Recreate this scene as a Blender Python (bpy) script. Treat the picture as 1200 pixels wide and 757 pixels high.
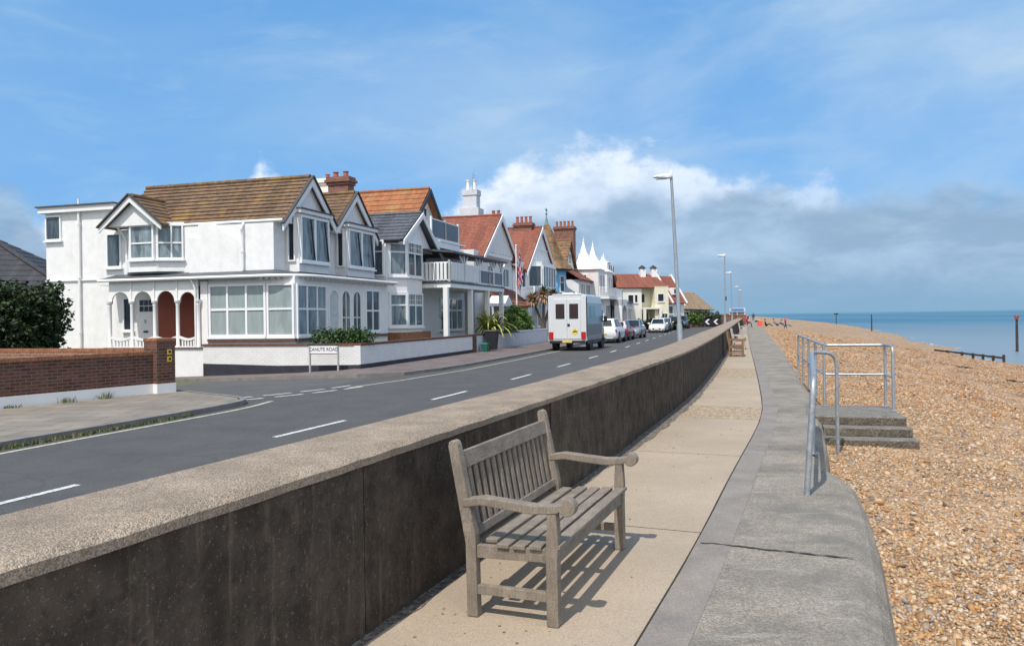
import bpy, bmesh, math, random
import numpy as np
from mathutils import Vector, Matrix
random.seed(7); RNG = np.random.default_rng(7)
for o in list(bpy.data.objects): bpy.data.objects.remove(o)
SC = bpy.context.scene; COL = SC.collection; R = math.radians

# ---------------------------------------------------------------- camera
cd = bpy.data.cameras.new('camera'); cam = bpy.data.objects.new('camera', cd); COL.objects.link(cam)
cd.sensor_width = 36; cd.lens = 27.9; cd.shift_y = -0.0059; cd.clip_end = 20000; cd.clip_start = .05
cam.rotation_euler = (Matrix.Rotation(R(90), 4, 'X') @ Matrix.Rotation(R(-0.85), 4, 'Z')).to_euler()
cam.location = (0, 0, 1.65)
SC.camera = cam
# ---------------------------------------------------------------- light
SUN_DIR = Vector((-.29, -.55, 1.0)).normalized()          # towards the sun
sl = bpy.data.lights.new('sun', 'SUN'); sl.energy = 4.0; sl.angle = R(.53); sl.color = (1, .955, .89)
so = bpy.data.objects.new('sun', sl); COL.objects.link(so); so.rotation_euler = SUN_DIR.to_track_quat('Z', 'Y').to_euler()
SC.view_settings.view_transform = 'Standard'; SC.view_settings.look = 'None'
SC.view_settings.exposure = 0.02; SC.view_settings.gamma = 1
W = bpy.data.worlds.new('World'); SC.world = W; W.use_nodes = True
nt = W.node_tree; nt.nodes.clear()

class G:                                                   # small helper to write node graphs
    def __init__(s, tree): s.t = tree
    def n(s, kind, ins=None, **kw):
        nd = s.t.nodes.new(kind)
        for k, v in kw.items(): setattr(nd, k, v)
        for k, v in (ins or {}).items():
            if hasattr(v, 'is_output') or isinstance(v, bpy.types.NodeSocket): s.t.links.new(v, nd.inputs[k])
            else: nd.inputs[k].default_value = v
        return nd
    def m(s, op, a, b=0.0, c=None, clamp=False):
        i = {0: a, 1: b}
        if c is not None: i[2] = c
        return s.n('ShaderNodeMath', i, operation=op, use_clamp=clamp).outputs[0]
    def ss(s, v, a, b, o0=0.0, o1=1.0):
        return s.n('ShaderNodeMapRange', {0: v, 1: a, 2: b, 3: o0, 4: o1}, interpolation_type='SMOOTHSTEP').outputs[0]
    def mix(s, f, a, b, mode='MIX'):
        nd = s.n('ShaderNodeMix', data_type='RGBA', blend_type=mode)
        for i, v in ((0, f), (6, a), (7, b)):
            if isinstance(v, bpy.types.NodeSocket): s.t.links.new(v, nd.inputs[i])
            else: nd.inputs[i].default_value = v if i == 0 else (tuple(v) + (1,))[:4]
        return nd.outputs[2]
    def noise(s, vec, scale, detail=4, rough=.55, dist=0.0, dim='3D'):
        return s.n('ShaderNodeTexNoise', {'Vector': vec, 'Scale': scale, 'Detail': detail, 'Roughness': rough, 'Distortion': dist}, noise_dimensions=dim).outputs[0]
    def ramp(s, v, stops, interp='LINEAR'):
        nd = s.n('ShaderNodeValToRGB', {0: v}); cr = nd.color_ramp; cr.interpolation = interp
        while len(cr.elements) < len(stops): cr.elements.new(.5)
        for e, (p, c) in zip(cr.elements, stops):
            e.position = p; e.color = (c, c, c, 1) if not hasattr(c, '__len__') else (tuple(c) + (1,))[:4]
        return nd.outputs[0]

g = G(nt)
sky = g.n('ShaderNodeTexSky', sky_type='NISHITA', sun_disc=False, sun_elevation=math.asin(SUN_DIR.z),
          sun_rotation=math.atan2(SUN_DIR.x, SUN_DIR.y), air_density=1.0, dust_density=.6, ozone_density=1.6)
tc = g.n('ShaderNodeTexCoord'); sx = g.n('ShaderNodeSeparateXYZ', {0: tc.outputs['Generated']})
az = g.m('ARCTAN2', sx.outputs[0], sx.outputs[1]); el = g.m('ARCSINE', sx.outputs[2])
def cv(ax, ey, ez=0.0): return g.n('ShaderNodeCombineXYZ', {0: ax, 1: ey, 2: ez}).outputs[0]
SKYB = (1.0, 3.05, 6.2)
# thin high veil
t = g.m('ADD', g.m('MULTIPLY', az, .5), .5)                 # az -1..1 -> 0..1
cirv = cv(g.m('ADD', g.m('MULTIPLY', az, 1.0), g.m('MULTIPLY', el, -.9)), g.m('MULTIPLY', el, 2.4), 1.7)
n3 = g.noise(cirv, 2.2, 7, .55, .6)
n4 = g.noise(cv(g.m('ADD', az, g.m('MULTIPLY', el, -.5)), g.m('MULTIPLY', el, 3.0), 5.5), 6, 6, .6, .4)
veil = g.m('MULTIPLY', g.ss(n3, .33, .75), g.ramp(t, [(.1, .15), (.3, .3), (.45, .6), (.55, .75), (.7, .85), (.9, .9)]))
veil = g.m('ADD', veil, g.m('MULTIPLY', g.ss(n4, .46, .74), .3), clamp=True)
veil = g.m('MULTIPLY', veil, g.ss(el, .8, .22, .3, .9))
skyc = g.mix(g.ss(el, .02, .42, .75, .7), sky.outputs[0], SKYB)
veil = g.m('MAXIMUM', veil, g.m('MULTIPLY', g.ss(sx.outputs[1], .05, -.45), g.ss(n3, .2, .55)))  # bright white cloud, out of view behind the camera, added to whiten the fill
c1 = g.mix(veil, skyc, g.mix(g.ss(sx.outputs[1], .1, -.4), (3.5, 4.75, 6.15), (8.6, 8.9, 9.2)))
# cumulus: sunlit heads, and in front of them a grey-blue bank in its own shade
n1 = g.noise(cv(az, g.m('MULTIPLY', el, 1.25), 3.1), 8, 8, .57, .25)
n2 = g.noise(cv(az, g.m('MULTIPLY', el, 1.5), 8.4), 24, 6, .6)
puff = g.m('ADD', g.m('MULTIPLY', g.m('SUBTRACT', n1, .5), .15), g.m('MULTIPLY', g.m('SUBTRACT', n2, .5), .05))
topw = g.ramp(t, [(0, .05), (.16, .05), (.2, .075), (.24, .135), (.27, .10), (.33, .12), (.348, .195), (.36, .175), (.39, .11), (.45, .10), (.475, .17), (.50, .205), (.555, .215), (.60, .19), (.64, .18), (.68, .155), (.75, .12), (.9, .1)])
ew = g.m('SUBTRACT', g.m('ADD', topw, puff), el)
mw = g.m('MULTIPLY', g.ss(ew, -.004, .03), g.ramp(t, [(.2, .95), (.34, 1), (.5, 1), (.6, .85), (.66, .6), (.75, .35), (.9, .3)]))
wcol = g.mix(g.ss(n2, .35, .62), (4.6, 5.5, 6.8), (6.4, 6.95, 7.7))
wcol = g.mix(g.ss(ew, .02, .09, 0, .5), wcol, (3.8, 4.9, 6.3))
c2 = g.mix(mw, c1, wcol)
topb = g.ramp(t, [(0, .14), (.18, .16), (.222, .15), (.236, .11), (.255, .06), (.38, .03), (.45, .10), (.49, .15), (.56, .15), (.585, .165), (.61, .145), (.65, .16), (.69, .135), (.75, .14), (.84, .13), (.95, .13)])
n5 = g.noise(cv(az, g.m('MULTIPLY', el, 1.4), 12.7), 11, 8, .58, .2)
eb = g.m('SUBTRACT', g.m('ADD', topb, g.m('ADD', g.m('MULTIPLY', g.m('SUBTRACT', n5, .5), .10), g.m('MULTIPLY', g.m('SUBTRACT', n2, .5), .03))), el)
mb_ = g.m('MULTIPLY', g.ss(eb, -.004, .034), .88)
n6 = g.noise(cv(az, g.m('MULTIPLY', el, 2.6), 4.2), 7, 7, .6, .3)
bcol = g.mix(g.ss(n6, .4, .68), (1.95, 3.0, 4.3), (3.0, 4.2, 5.6))
c2 = g.mix(mb_, c2, bcol)
c3 = g.mix(g.ss(el, .07, .0, 0, .8), c2, (1.7, 3.05, 4.4))
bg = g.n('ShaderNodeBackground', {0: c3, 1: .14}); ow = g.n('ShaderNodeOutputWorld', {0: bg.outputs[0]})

# ---------------------------------------------------------------- materials
MATS = {}
def mat(name, col, rough=.7, var=.12, scale=6.0, bump=0.0, bscale=40.0, spec=.4, metal=0.0, col2=None, c2lo=.5, c2hi=.7, c2s=2.0, stretch=(1, 1, 1), extra=None):
    if name in MATS: return MATS[name]
    m = bpy.data.materials.new(name); m.use_nodes = True; MATS[name] = m
    t = m.node_tree; p = t.nodes['Principled BSDF']; q = G(t)
    p.inputs['Roughness'].default_value = rough; p.inputs['Specular IOR Level'].default_value = spec; p.inputs['Metallic'].default_value = metal
    co = q.n('ShaderNodeTexCoord').outputs['Object']
    mp = q.n('ShaderNodeMapping', {'Vector': co, 'Scale': stretch}).outputs[0]
    n = q.noise(mp, scale, 5, .6)
    lo = tuple(c * (1 - var) for c in col); hi = tuple(min(1, c * (1 + var)) for c in col)
    c = q.mix(q.ss(n, .25, .75), lo, hi)
    if col2: c = q.mix(q.ss(q.noise(mp, c2s, 7, .65), c2lo, c2hi), c, col2)
    bh = None
    if bump: bh = q.noise(mp, bscale, 4, .6)
    if extra: c, bh = extra(q, co, c, bh)
    t.links.new(c, p.inputs['Base Color'])
    if bh is not None:
        b = q.n('ShaderNodeBump', {'Height': bh, 'Strength': min(1, bump or .5), 'Distance': .02}); t.links.new(b.outputs[0], p.inputs['Normal'])
    return m
def brick_extra(mortar, bw=.225, bh=.075, ms=.01, darken=.75, amt=1.0, bumponly=False):
    def f(q, co, c, b):
        uv = q.n('ShaderNodeTexCoord').outputs['UV']
        bt = q.n('ShaderNodeTexBrick', {'Vector': uv, 'Scale': 1.0, 'Mortar Size': ms, 'Mortar Smooth': .2, 'Brick Width': bw, 'Row Height': bh,
                                        'Color1': (1, 1, 1, 1), 'Color2': (darken,) * 3 + (1,), 'Mortar': (.5, .5, .5, 1)})
        if not bumponly:
            c = q.mix(amt, c, bt.outputs['Color'], 'MULTIPLY'); c = q.mix(bt.outputs['Fac'], c, mortar)
        h = q.m('SUBTRACT', 1.0, bt.outputs['Fac'])
        if b is not None: h = q.m('ADD', h, q.m('MULTIPLY', b, .5))
        return c, h
    return f
def glass_mat(name, col, rough=.06, spec=.5, k=.45):
    return mat(name, col, rough, (1 - k) * .8, 2.2, spec=spec, stretch=(2.2, 2.2, .45), col2=tuple(c * k for c in col), c2lo=.55, c2hi=.62, c2s=.9)

WHITE = mat('white_paint', (.79, .782, .775), .55, .04, 1.5)
UPVC = mat('white_frame', (.8, .8, .8), .35, .02, 2)
def grime(q, co, c, b):
    st = q.noise(q.n('ShaderNodeMapping', {'Vector': co, 'Scale': (1.3, 1.3, .45)}).outputs[0], 2.2, 8, .7)
    return q.mix(q.ss(st, .5, .75, 0, .3), c, (.52, .49, .43)), b
RENDER = mat('white_roughcast', (.775, .765, .755), .8, .05, 3, .55, 28, extra=grime)
GREYW = mat('grey_white_render', (.69, .68, .67), .75, .06, 2, .3, 30, extra=grime)
CREAM = mat('cream_render', (.72, .68, .52), .75, .05, 2)
CREAM2 = mat('pale_cream_render', (.76, .74, .66), .75, .04, 2)
BLUE = mat('blue_paint', (.17, .42, .68), .6, .06, 2)
PBRICK = mat('painted_brick', (.755, .745, .735), .6, .05, 2, .6, 30, extra=brick_extra((.62, .62, .62), ms=.008, darken=.94))
PBRICK2 = mat('grey_painted_wall', (.55, .57, .61), .7, .06, 2, .3, 30, extra=grime)
PLINTH = mat('black_plinth', (.03, .032, .042), .6, .2, 3)
BRICK = mat('red_brick', (.165, .062, .042), .85, .35, 3, .5, 60, col2=(.1, .055, .045), c2lo=.5, c2hi=.65, c2s=3, extra=brick_extra((.15, .115, .09), darken=.5))
BRICKC = mat('coping_brick', (.30, .13, .07), .85, .3, 9, .4, 60, col2=(.12, .1, .05), c2lo=.55, c2hi=.7, c2s=4)
BRICKD = mat('dark_coping_brick', (.14, .07, .05), .85, .3, 9, .4, 60)
BRICKR = mat('chimney_brick', (.27, .09, .06), .85, .25, 3, .4, 60, extra=brick_extra((.25, .2, .17), darken=.6))
POT = mat('terracotta', (.34, .1, .06), .7, .2, 6)
def lichen(q, co, c, b):
    uv = q.n('ShaderNodeTexCoord').outputs['UV']
    bt = q.n('ShaderNodeTexBrick', {'Vector': uv, 'Scale': 1.0, 'Mortar Size': .006, 'Brick Width': .3, 'Row Height': 3.0, 'Color1': (1, 1, 1, 1), 'Color2': (.72, .72, .72, 1), 'Mortar': (.4, .4, .4, 1)})
    return q.mix(1.0, c, bt.outputs['Color'], 'MULTIPLY'), b
TILE_BR = mat('brown_roof_tile', (.185, .115, .068), .85, .3, 5, .4, 30, col2=(.33, .19, .05), c2lo=.5, c2hi=.72, c2s=1.1, extra=lichen)
TILE_OR = mat('orange_roof_tile', (.36, .14, .06), .85, .22, 4, .4, 30, col2=(.30, .19, .07), c2lo=.5, c2hi=.75, c2s=.9, extra=lichen)
TILE_RED = mat('red_roof_tile', (.27, .092, .06), .85, .25, 5, .4, 30, col2=(.24, .12, .06), c2lo=.5, c2hi=.75, c2s=1.3, extra=lichen)
TILE_TAN = mat('tan_roof_tile', (.27, .15, .075), .85, .35, 7, .4, 30, col2=(.10, .085, .05), c2lo=.48, c2hi=.62, c2s=3.5, extra=lichen)
SLATE = mat('grey_slate', (.105, .11, .125), .6, .25, 5, .3, 30, extra=lichen)
DSLATE = mat('dark_slate', (.05, .048, .055), .7, .25, 2, .3, 20, extra=lichen)
LEAD = mat('grey_lead', (.08, .085, .095), .6, .2, 3)
VERG = mat('copper_green', (.14, .27, .22), .7, .2, 5)
GLASS = glass_mat('window_glass', (.07, .095, .115))
GLASS_D = glass_mat('dark_window_glass', (.018, .02, .028))
BLIND = glass_mat('window_with_pale_blind', (.30, .35, .35), .12, .5, .86)
BLIND2 = glass_mat('window_with_grey_curtain', (.20, .245, .27), .1)
BALGLASS = glass_mat('tinted_balcony_glass', (.035, .04, .06), .1)
DOORRED = mat('red_brown_paint', (.27, .06, .035), .6, .08, 2)
DARKM = mat('dark_metal', (.03, .03, .033), .5, .1, 4)
GALV = mat('galvanised_steel', (.42, .46, .5), .42, .12, 14, .15, 60, metal=.75)
GALVR = mat('weathered_galvanised_steel', (.36, .38, .4), .5, .2, 20, .2, 60, metal=.55, col2=(.16, .10, .07), c2lo=.62, c2hi=.75, c2s=8)
POSTM = mat('grey_lamp_column', (.30, .33, .36), .5, .1, 4, metal=.3)
LAMPW = mat('lamp_housing', (.66, .69, .7), .4, .05, 4)
RUBBER = mat('rubber', (.018, .018, .018), .8, .2, 8)
ALLOY = mat('alloy_rim', (.35, .36, .38), .35, .1, 8, metal=.7)
def roadmark(q, co, c, b):
    return q.mix(q.ss(q.noise(co, 22, 6, .7), .48, .66, 0, .75), c, (.1, .1, .105)), b
LINEW = mat('worn_white_line', (.62, .61, .58), .7, .1, 8, .3, 80, extra=roadmark)
LINEY = mat('worn_pale_line', (.50, .46, .36), .75, .15, 6, .3, 80, extra=roadmark)
def grit(cs=90, lo=.3, hi=.7, dk=.55, br=1.35):
    def f(q, co, c, b):
        v = q.n('ShaderNodeTexVoronoi', {'Vector': co, 'Scale': cs}, feature='F1')
        s = q.n('ShaderNodeSeparateColor', {0: v.outputs['Color']}).outputs[0]
        c = q.mix(1.0, c, q.ramp(s, [(0, dk), (.5, 1.0), (1, br)]), 'MULTIPLY')
        bb = q.m('SUBTRACT', 1.0, q.m('MULTIPLY', v.outputs['Distance'], 1.2))
        return c, (bb if b is None else q.m('ADD', bb, b))
    return f
def asph(q, co, c, b):
    c, b = grit(120, dk=.72, br=1.3)(q, co, c, b)
    ve = q.n('ShaderNodeTexVoronoi', {'Vector': q.n('ShaderNodeVectorMath', {0: co, 1: q.n('ShaderNodeVectorMath', {0: q.n('ShaderNodeTexNoise', {'Vector': co, 'Scale': 1.3, 'Detail': 5}).outputs['Color'], 1: (.9, .9, 0)}, operation='MULTIPLY').outputs[0]}, operation='ADD').outputs[0], 'Scale': .33}, feature='DISTANCE_TO_EDGE').outputs[0]
    c = q.mix(q.ss(ve, .010, .003, 0, .28), c, (.035, .034, .033))
    c = q.mix(q.ss(q.noise(co, 2.6, 6, .7), .60, .7, 0, .35), c, (.05, .049, .049))
    pt = q.noise(q.n('ShaderNodeMapping', {'Vector': co, 'Scale': (1, .25, 1), 'Rotation': (0, 0, R(-20))}).outputs[0], .8, 5, .6)
    c = q.mix(q.ss(pt, .5, .7, 0, .45), c, (.106, .099, .093))
    return c, b
ASPHALT = mat('asphalt', (.086, .080, .075), .8, .12, 1.2, .35, 150, extra=asph)
ASPHALT2 = mat('old_asphalt', (.10, .095, .09), .85, .15, 1.5, .35, 150, extra=grit(110, dk=.7))
PAVE = mat('paving_slab', (.255, .215, .17), .85, .16, 1.3, .35, 80, extra=brick_extra((.13, .11, .09), .9, .6, .016, .8))
PAVE2 = mat('reddish_footway', (.16, .125, .115), .85, .2, .9, .35, 80, extra=grit(100, dk=.75))
KERB = mat('granite_kerb', (.2, .185, .17), .8, .2, 3, .3, 60)
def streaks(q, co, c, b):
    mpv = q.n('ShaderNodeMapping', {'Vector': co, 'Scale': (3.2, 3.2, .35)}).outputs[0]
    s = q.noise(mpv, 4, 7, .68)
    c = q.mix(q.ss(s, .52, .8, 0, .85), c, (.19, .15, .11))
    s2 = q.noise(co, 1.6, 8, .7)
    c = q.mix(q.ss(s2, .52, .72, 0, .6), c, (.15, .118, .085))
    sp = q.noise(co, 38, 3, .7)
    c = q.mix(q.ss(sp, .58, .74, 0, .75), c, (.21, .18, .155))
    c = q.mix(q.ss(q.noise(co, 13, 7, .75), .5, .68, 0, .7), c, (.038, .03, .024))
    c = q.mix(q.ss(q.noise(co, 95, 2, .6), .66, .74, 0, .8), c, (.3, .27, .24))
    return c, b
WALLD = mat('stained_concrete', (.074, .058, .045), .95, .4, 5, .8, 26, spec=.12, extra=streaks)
def copingx(q, co, c, b):
    c, b = grit(150, dk=.6, br=1.35)(q, co, c, b)
    c = q.mix(q.ss(q.noise(co, 2.4, 7, .7), .5, .7, 0, .55), c, (.24, .185, .14))
    c = q.mix(q.ss(q.noise(co, 5.5, 6, .7), .6, .75, 0, .6), c, (.38, .27, .14))
    return c, b
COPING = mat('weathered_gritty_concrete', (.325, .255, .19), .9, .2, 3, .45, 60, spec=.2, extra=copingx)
def pathx(q, co, c, b):
    c, b = grit(160, dk=.8, br=1.15)(q, co, c, b)
    c = q.mix(q.ss(q.noise(co, 1.0, 6, .65), .46, .75, 0, .5), c, (.30, .25, .185))
    c = q.mix(q.ss(q.noise(co, 6, 6, .7), .62, .8, 0, .5), c, (.24, .2, .155))
    return c, b
PATHM = mat('beige_concrete_path', (.40, .315, .228), .88, .1, .6, .25, 90, extra=pathx)
PATHS = mat('shingle_strewn_path', (.38, .29, .19), .9, .2, 8, .6, 60, extra=grit(45, dk=.5, br=1.5))
def slabx(q, co, c, b):
    c, b = grit(95, dk=.68, br=1.4)(q, co, c, b)
    c = q.mix(q.ss(q.noise(co, 1.1, 8, .72), .42, .66, 0, .8), c, (.16, .145, .122))
    bd = q.noise(q.n('ShaderNodeMapping', {'Vector': co, 'Scale': (.8, 5, 1), 'Rotation': (0, 0, R(22))}).outputs[0], 1.6, 7, .7)
    c = q.mix(q.ss(bd, .54, .72, 0, .7), c, (.40, .37, .32))
    c = q.mix(q.ss(q.noise(co, 3.0, 7, .75), .58, .75, 0, .55), c, (.37, .335, .285))
    c = q.mix(q.ss(q.noise(co, 14, 4, .7), .64, .74, 0, .6), c, (.10, .095, .09))
    return c, b
SLABM = mat('grey_concrete_apron', (.285, .245, .195), .88, .15, 1.2, .5, 70, extra=slabx)
STRIPM = mat('smooth_cement_strip', (.245, .21, .178), .8, .14, 2.5, .2, 60, col2=(.19, .175, .155), c2s=1.3, extra=grit(110, dk=.85, br=1.15))
def steps_x(q, co, c, b):
    c, b = grit(80, dk=.6, br=1.3)(q, co, c, b)
    return q.mix(q.ss(q.noise(co, 4, 6, .7), .5, .7, 0, .7), c, (.09, .085, .065)), b
STEPM = mat('worn_concrete_step', (.22, .2, .17), .9, .2, 5, .6, 50, extra=steps_x)
def teak(q, co, c, b):
    w = q.noise(q.n('ShaderNodeMapping', {'Vector': co, 'Scale': (6, 60, 60)}).outputs[0], 2, 5, .65)
    w2 = q.noise(q.n('ShaderNodeMapping', {'Vector': co, 'Scale': (60, 60, 6)}).outputs[0], 2, 5, .65)
    ww = q.m('MULTIPLY', q.m('ADD', w, w2), .5)
    c = q.mix(q.ss(ww, .42, .62, 0, .75), c, (.16, .13, .10))
    c = q.mix(q.ss(q.noise(co, 9, 5, .7), .55, .72, 0, .5), c, (.36, .32, .25))
    return c, ww
TEAK = mat('weathered_grey_teak', (.265, .22, .175), .85, .25, 6, .6, 60, extra=teak)
TEAKB = mat('brown_teak', (.22, .125, .065), .7, .25, 8, .3, 60)
TEAKW = mat('bleached_teak', (.42, .39, .35), .8, .2, 8, .3, 60)
TEAKD = mat('dark_stained_teak', (.07, .05, .04), .7, .25, 8, .3, 60)
TIMBER = mat('wet_dark_timber', (.05, .04, .035), .8, .3, 5, .4, 40)
def shing(q, co, c, b):
    v = q.n('ShaderNodeTexVoronoi', {'Vector': co, 'Scale': 26, 'Randomness': 1}, feature='F1')
    s = q.n('ShaderNodeSeparateColor', {0: v.outputs['Color']})
    pc = q.ramp(s.outputs[0], [(0, (.15, .10, .06)), (.2, (.33, .19, .085)), (.42, (.46, .31, .175)), (.6, (.52, .41, .30)), (.78, (.36, .26, .19)), (.88, (.62, .55, .48)), (1, (.25, .24, .25))], 'CONSTANT')
    v2 = q.n('ShaderNodeTexVoronoi', {'Vector': co, 'Scale': 8}, feature='F1'); s2 = q.n('ShaderNodeSeparateColor', {0: v2.outputs['Color']}).outputs[0]
    pc = q.mix(.4, pc, q.mix(s.outputs[1], (.25, .16, .1), (.6, .45, .31)))
    pc = q.mix(.8, pc, q.ramp(s2, [(0, .62), (.35, .95), (.8, 1.0), (1, 1.3)]), 'MULTIPLY')
    pc = q.mix(1.0, pc, (.93, .83, .70), 'MULTIPLY')
    gr_ = q.noise(q.n('ShaderNodeMapping', {'Vector': co, 'Scale': (1, .55, 1), 'Rotation': (0, 0, R(18))}).outputs[0], 2.6, 10, .85)
    pc = q.mix(.9, pc, q.ramp(gr_, [(.36, .5), (.5, 1.0), (.64, 1.3)]), 'MULTIPLY')
    for sc_n, am in ((1.1, .75), (4.0, .7)):
        pc = q.mix(am, pc, q.ramp(q.noise(q.n('ShaderNodeMapping', {'Vector': co, 'Scale': (1, .45, 1), 'Rotation': (0, 0, R(18))}).outputs[0], sc_n, 1.5, .5), [(.35, .72), (.5, 1.0), (.66, 1.16)]), 'MULTIPLY')
    big = q.noise(co, .28, 6, .6)
    pc = q.mix(q.ss(big, .42, .66, 0, .35), pc, (.44, .31, .20))
    pc = q.mix(q.ss(q.noise(co, 1.4, 5, .65), .5, .72, 0, .3), pc, (.27, .19, .14))
    return pc, q.m('SUBTRACT', 1.0, v.outputs['Distance'])
SHINGLE = mat('beach_shingle', (.40, .28, .18), .75, .1, 1, .9, 40, spec=.3, extra=shing)
LAND = mat('grass_ground', (.11, .12, .06), .9, .25, .3, col2=(.17, .15, .09), c2s=.05)

# ---------------------------------------------------------------- mesh builder
OFF = {}
class MB:
    def __init__(s): s.v = []; s.f = []
    def q(s, *ps):
        i = len(s.v); s.v += [tuple(p) for p in ps]; s.f.append(tuple(range(i, i + len(ps))))
    def add(s, vs, fs):
        i = len(s.v); s.v += [tuple(v) for v in vs]; s.f += [tuple(a + i for a in f) for f in fs]
    def obb(s, p, U, V, N, u0, u1, v0, v1, n0, n1):
        p = Vector(p); U = Vector(U); V = Vector(V); N = Vector(N)
        P = [p + U * u + V * v + N * n for n in (n0, n1) for v in (v0, v1) for u in (u0, u1)]
        fs = [(0, 2, 3, 1), (4, 5, 7, 6), (0, 1, 5, 4), (2, 6, 7, 3), (0, 4, 6, 2), (1, 3, 7, 5)]
        if U.cross(V).dot(N) < 0: fs = [f[::-1] for f in fs]
        s.add(P, fs); return s
    def box(s, x0, x1, y0, y1, z0, z1):
        x0, x1 = sorted((x0, x1)); y0, y1 = sorted((y0, y1)); z0, z1 = sorted((z0, z1))
        return s.obb((0, 0, 0), (1, 0, 0), (0, 1, 0), (0, 0, 1), x0, x1, y0, y1, z0, z1)
    def bar(s, a, b, w, h, up=(0, 0, 1)):
        a = Vector(a); b = Vector(b); d = b - a; L = d.length; d.normalize(); up = Vector(up)
        sd = d.cross(up)
        if sd.length < 1e-4: sd = d.cross(Vector((1, 0, 0)))
        sd.normalize(); u2 = sd.cross(d)
        return s.obb(a, d, sd, u2, 0, L, -w / 2, w / 2, -h / 2, h / 2)
    def loft(s, rings, cap=True, closed=True):
        n = len(rings[0]); base = len(s.v)
        for r in rings: s.v += [tuple(p) for p in r]
        for i in range(len(rings) - 1):
            for j in range(n if closed else n - 1):
                k = (j + 1) % n
                s.f.append((base + i * n + j, base + i * n + k, base + (i + 1) * n + k, base + (i + 1) * n + j))
        if cap and closed:
            s.f.append(tuple(base + j for j in range(n))[::-1]); s.f.append(tuple(base + (len(rings) - 1) * n + j for j in range(n)))
        return s
    def tube(s, pts, r, n=10, cap=True):
        pts = [Vector(p) for p in pts]; rs = r if hasattr(r, '__len__') else [r] * len(pts)
        rings = []; ref = None
        for i, p in enumerate(pts):
            d = (pts[min(i + 1, len(pts) - 1)] - pts[max(i - 1, 0)]).normalized()
            if ref is None: ref = Vector((0, 0, 1)) if abs(d.z) < .9 else Vector((1, 0, 0))
            a = d.cross(ref).normalized(); b = a.cross(d).normalized(); ref = b
            rings.append([p + (a * math.cos(2 * math.pi * j / n) + b * math.sin(2 * math.pi * j / n)) * rs[i] for j in range(n)][::-1])
        return s.loft(rings, cap)
    def lathe(s, prof, c=(0, 0, 0), n=16):
        return s.loft([[(c[0] + r * math.cos(2 * math.pi * j / n), c[1] + r * math.sin(2 * math.pi * j / n), c[2] + z) for j in range(n)] for r, z in prof])
    def prism(s, poly, ext):
        e = Vector(ext); a = [Vector(p) for p in poly]; n = Vector((0, 0, 0))
        for i in range(len(a)): n += a[i].cross(a[(i + 1) % len(a)])
        if n.dot(e) < 0: a = a[::-1]
        b = [p + e for p in a]; m = len(a); i = len(s.v)
        s.v += [tuple(p) for p in a + b]
        s.f.append(tuple(range(i, i + m))[::-1]); s.f.append(tuple(range(i + m, i + 2 * m)))
        for j in range(m): k = (j + 1) % m; s.f.append((i + j, i + k, i + m + k, i + m + j))
        return s
    def roof(s, a0, a1, b1, b0, n, t=.03, thick=.1):
        a0, a1, b0, b1 = (Vector(p) for p in (a0, a1, b0, b1))
        nr = (a1 - a0).cross(b0 - a0)
        if nr.length < 1e-6: nr = (a1 - a0).cross(b1 - a0)
        nr.normalize()
        if nr.z < 0: nr = -nr
        flip = (a1 - a0).cross(b0 - a0 + b1 - a1).dot(nr) < 0
        def Q(*p): s.q(*(p[::-1] if flip else p))
        for i in range(n):
            f0, f1 = i / n, (i + 1) / n
            p0, p1 = a0.lerp(b0, f0), a1.lerp(b1, f0); r0, r1 = a0.lerp(b0, f1), a1.lerp(b1, f1)
            Q(p0 + nr * t, p1 + nr * t, r1, r0); Q(p0 - nr * .005, p1 - nr * .005, p1 + nr * t, p0 + nr * t)
            Q(p0, p0 + nr * t, r0); Q(p1 + nr * t, p1, r1)
        d = nr * -thick
        Q(b0 + d, b1 + d, a1 + d, a0 + d); Q(a0 + d, a1 + d, a1, a0); Q(a1 + d, b1 + d, b1, a1); Q(b0 + d, a0 + d, a0, b0)
        return s
    def build(s, name, m, parent=None, smooth=0, bevel=0, kind=None, sub=0):
        me = bpy.data.meshes.new(name); of = OFF.get(parent.name, (0, 0, 0)) if parent else (0, 0, 0)
        me.from_pydata([(v[0] - of[0], v[1] - of[1], v[2] - of[2]) for v in s.v], [], s.f); me.update()
        uvl = me.uv_layers.new(name='UVMap'); uvs = []
        for p in me.polygons:
            n = p.normal
            if abs(n.z) > .985: U, V = Vector((1, 0, 0)), Vector((0, 1, 0))
            else: U = Vector((0, 0, 1)).cross(n).normalized(); V = n.cross(U)
            for vi in p.vertices: c = me.vertices[vi].co; uvs += [c.dot(U), c.dot(V)]
        uvl.data.foreach_set('uv', uvs)
        for mm in (m if isinstance(m, (list, tuple)) else [m]): me.materials.append(mm)
        o = bpy.data.objects.new(name, me); COL.objects.link(o)
        if parent: o.parent = parent; OFF[o.name] = of
        if smooth:
            me.polygons.foreach_set('use_smooth', [True] * len(me.polygons)); me.set_sharp_from_angle(angle=R(smooth))
        if bevel:
            b = o.modifiers.new('bevel', 'BEVEL'); b.width = bevel; b.segments = 2; b.limit_method = 'ANGLE'; b.angle_limit = R(35)
        if sub:
            b = o.modifiers.new('sub', 'SUBSURF'); b.levels = b.render_levels = sub
        if kind: o['kind'] = kind
        return o
def tag(o, label, cat, group=None, kind=None):
    o['label'] = label; o['category'] = cat
    if group: o['group'] = group
    if kind: o['kind'] = kind
    return o
def thing(name, label, cat, loc=(0, 0, 0), rotz=0, group=None, off=None):
    o = bpy.data.objects.new(name, None); COL.objects.link(o); o.location = loc; o.rotation_euler = (0, 0, rotz); o.empty_display_size = .2
    tag(o, label, cat, group); OFF[o.name] = off or (0, 0, 0); return o
def kids(o): return [c for c in bpy.data.objects if c.parent == o]
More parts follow.
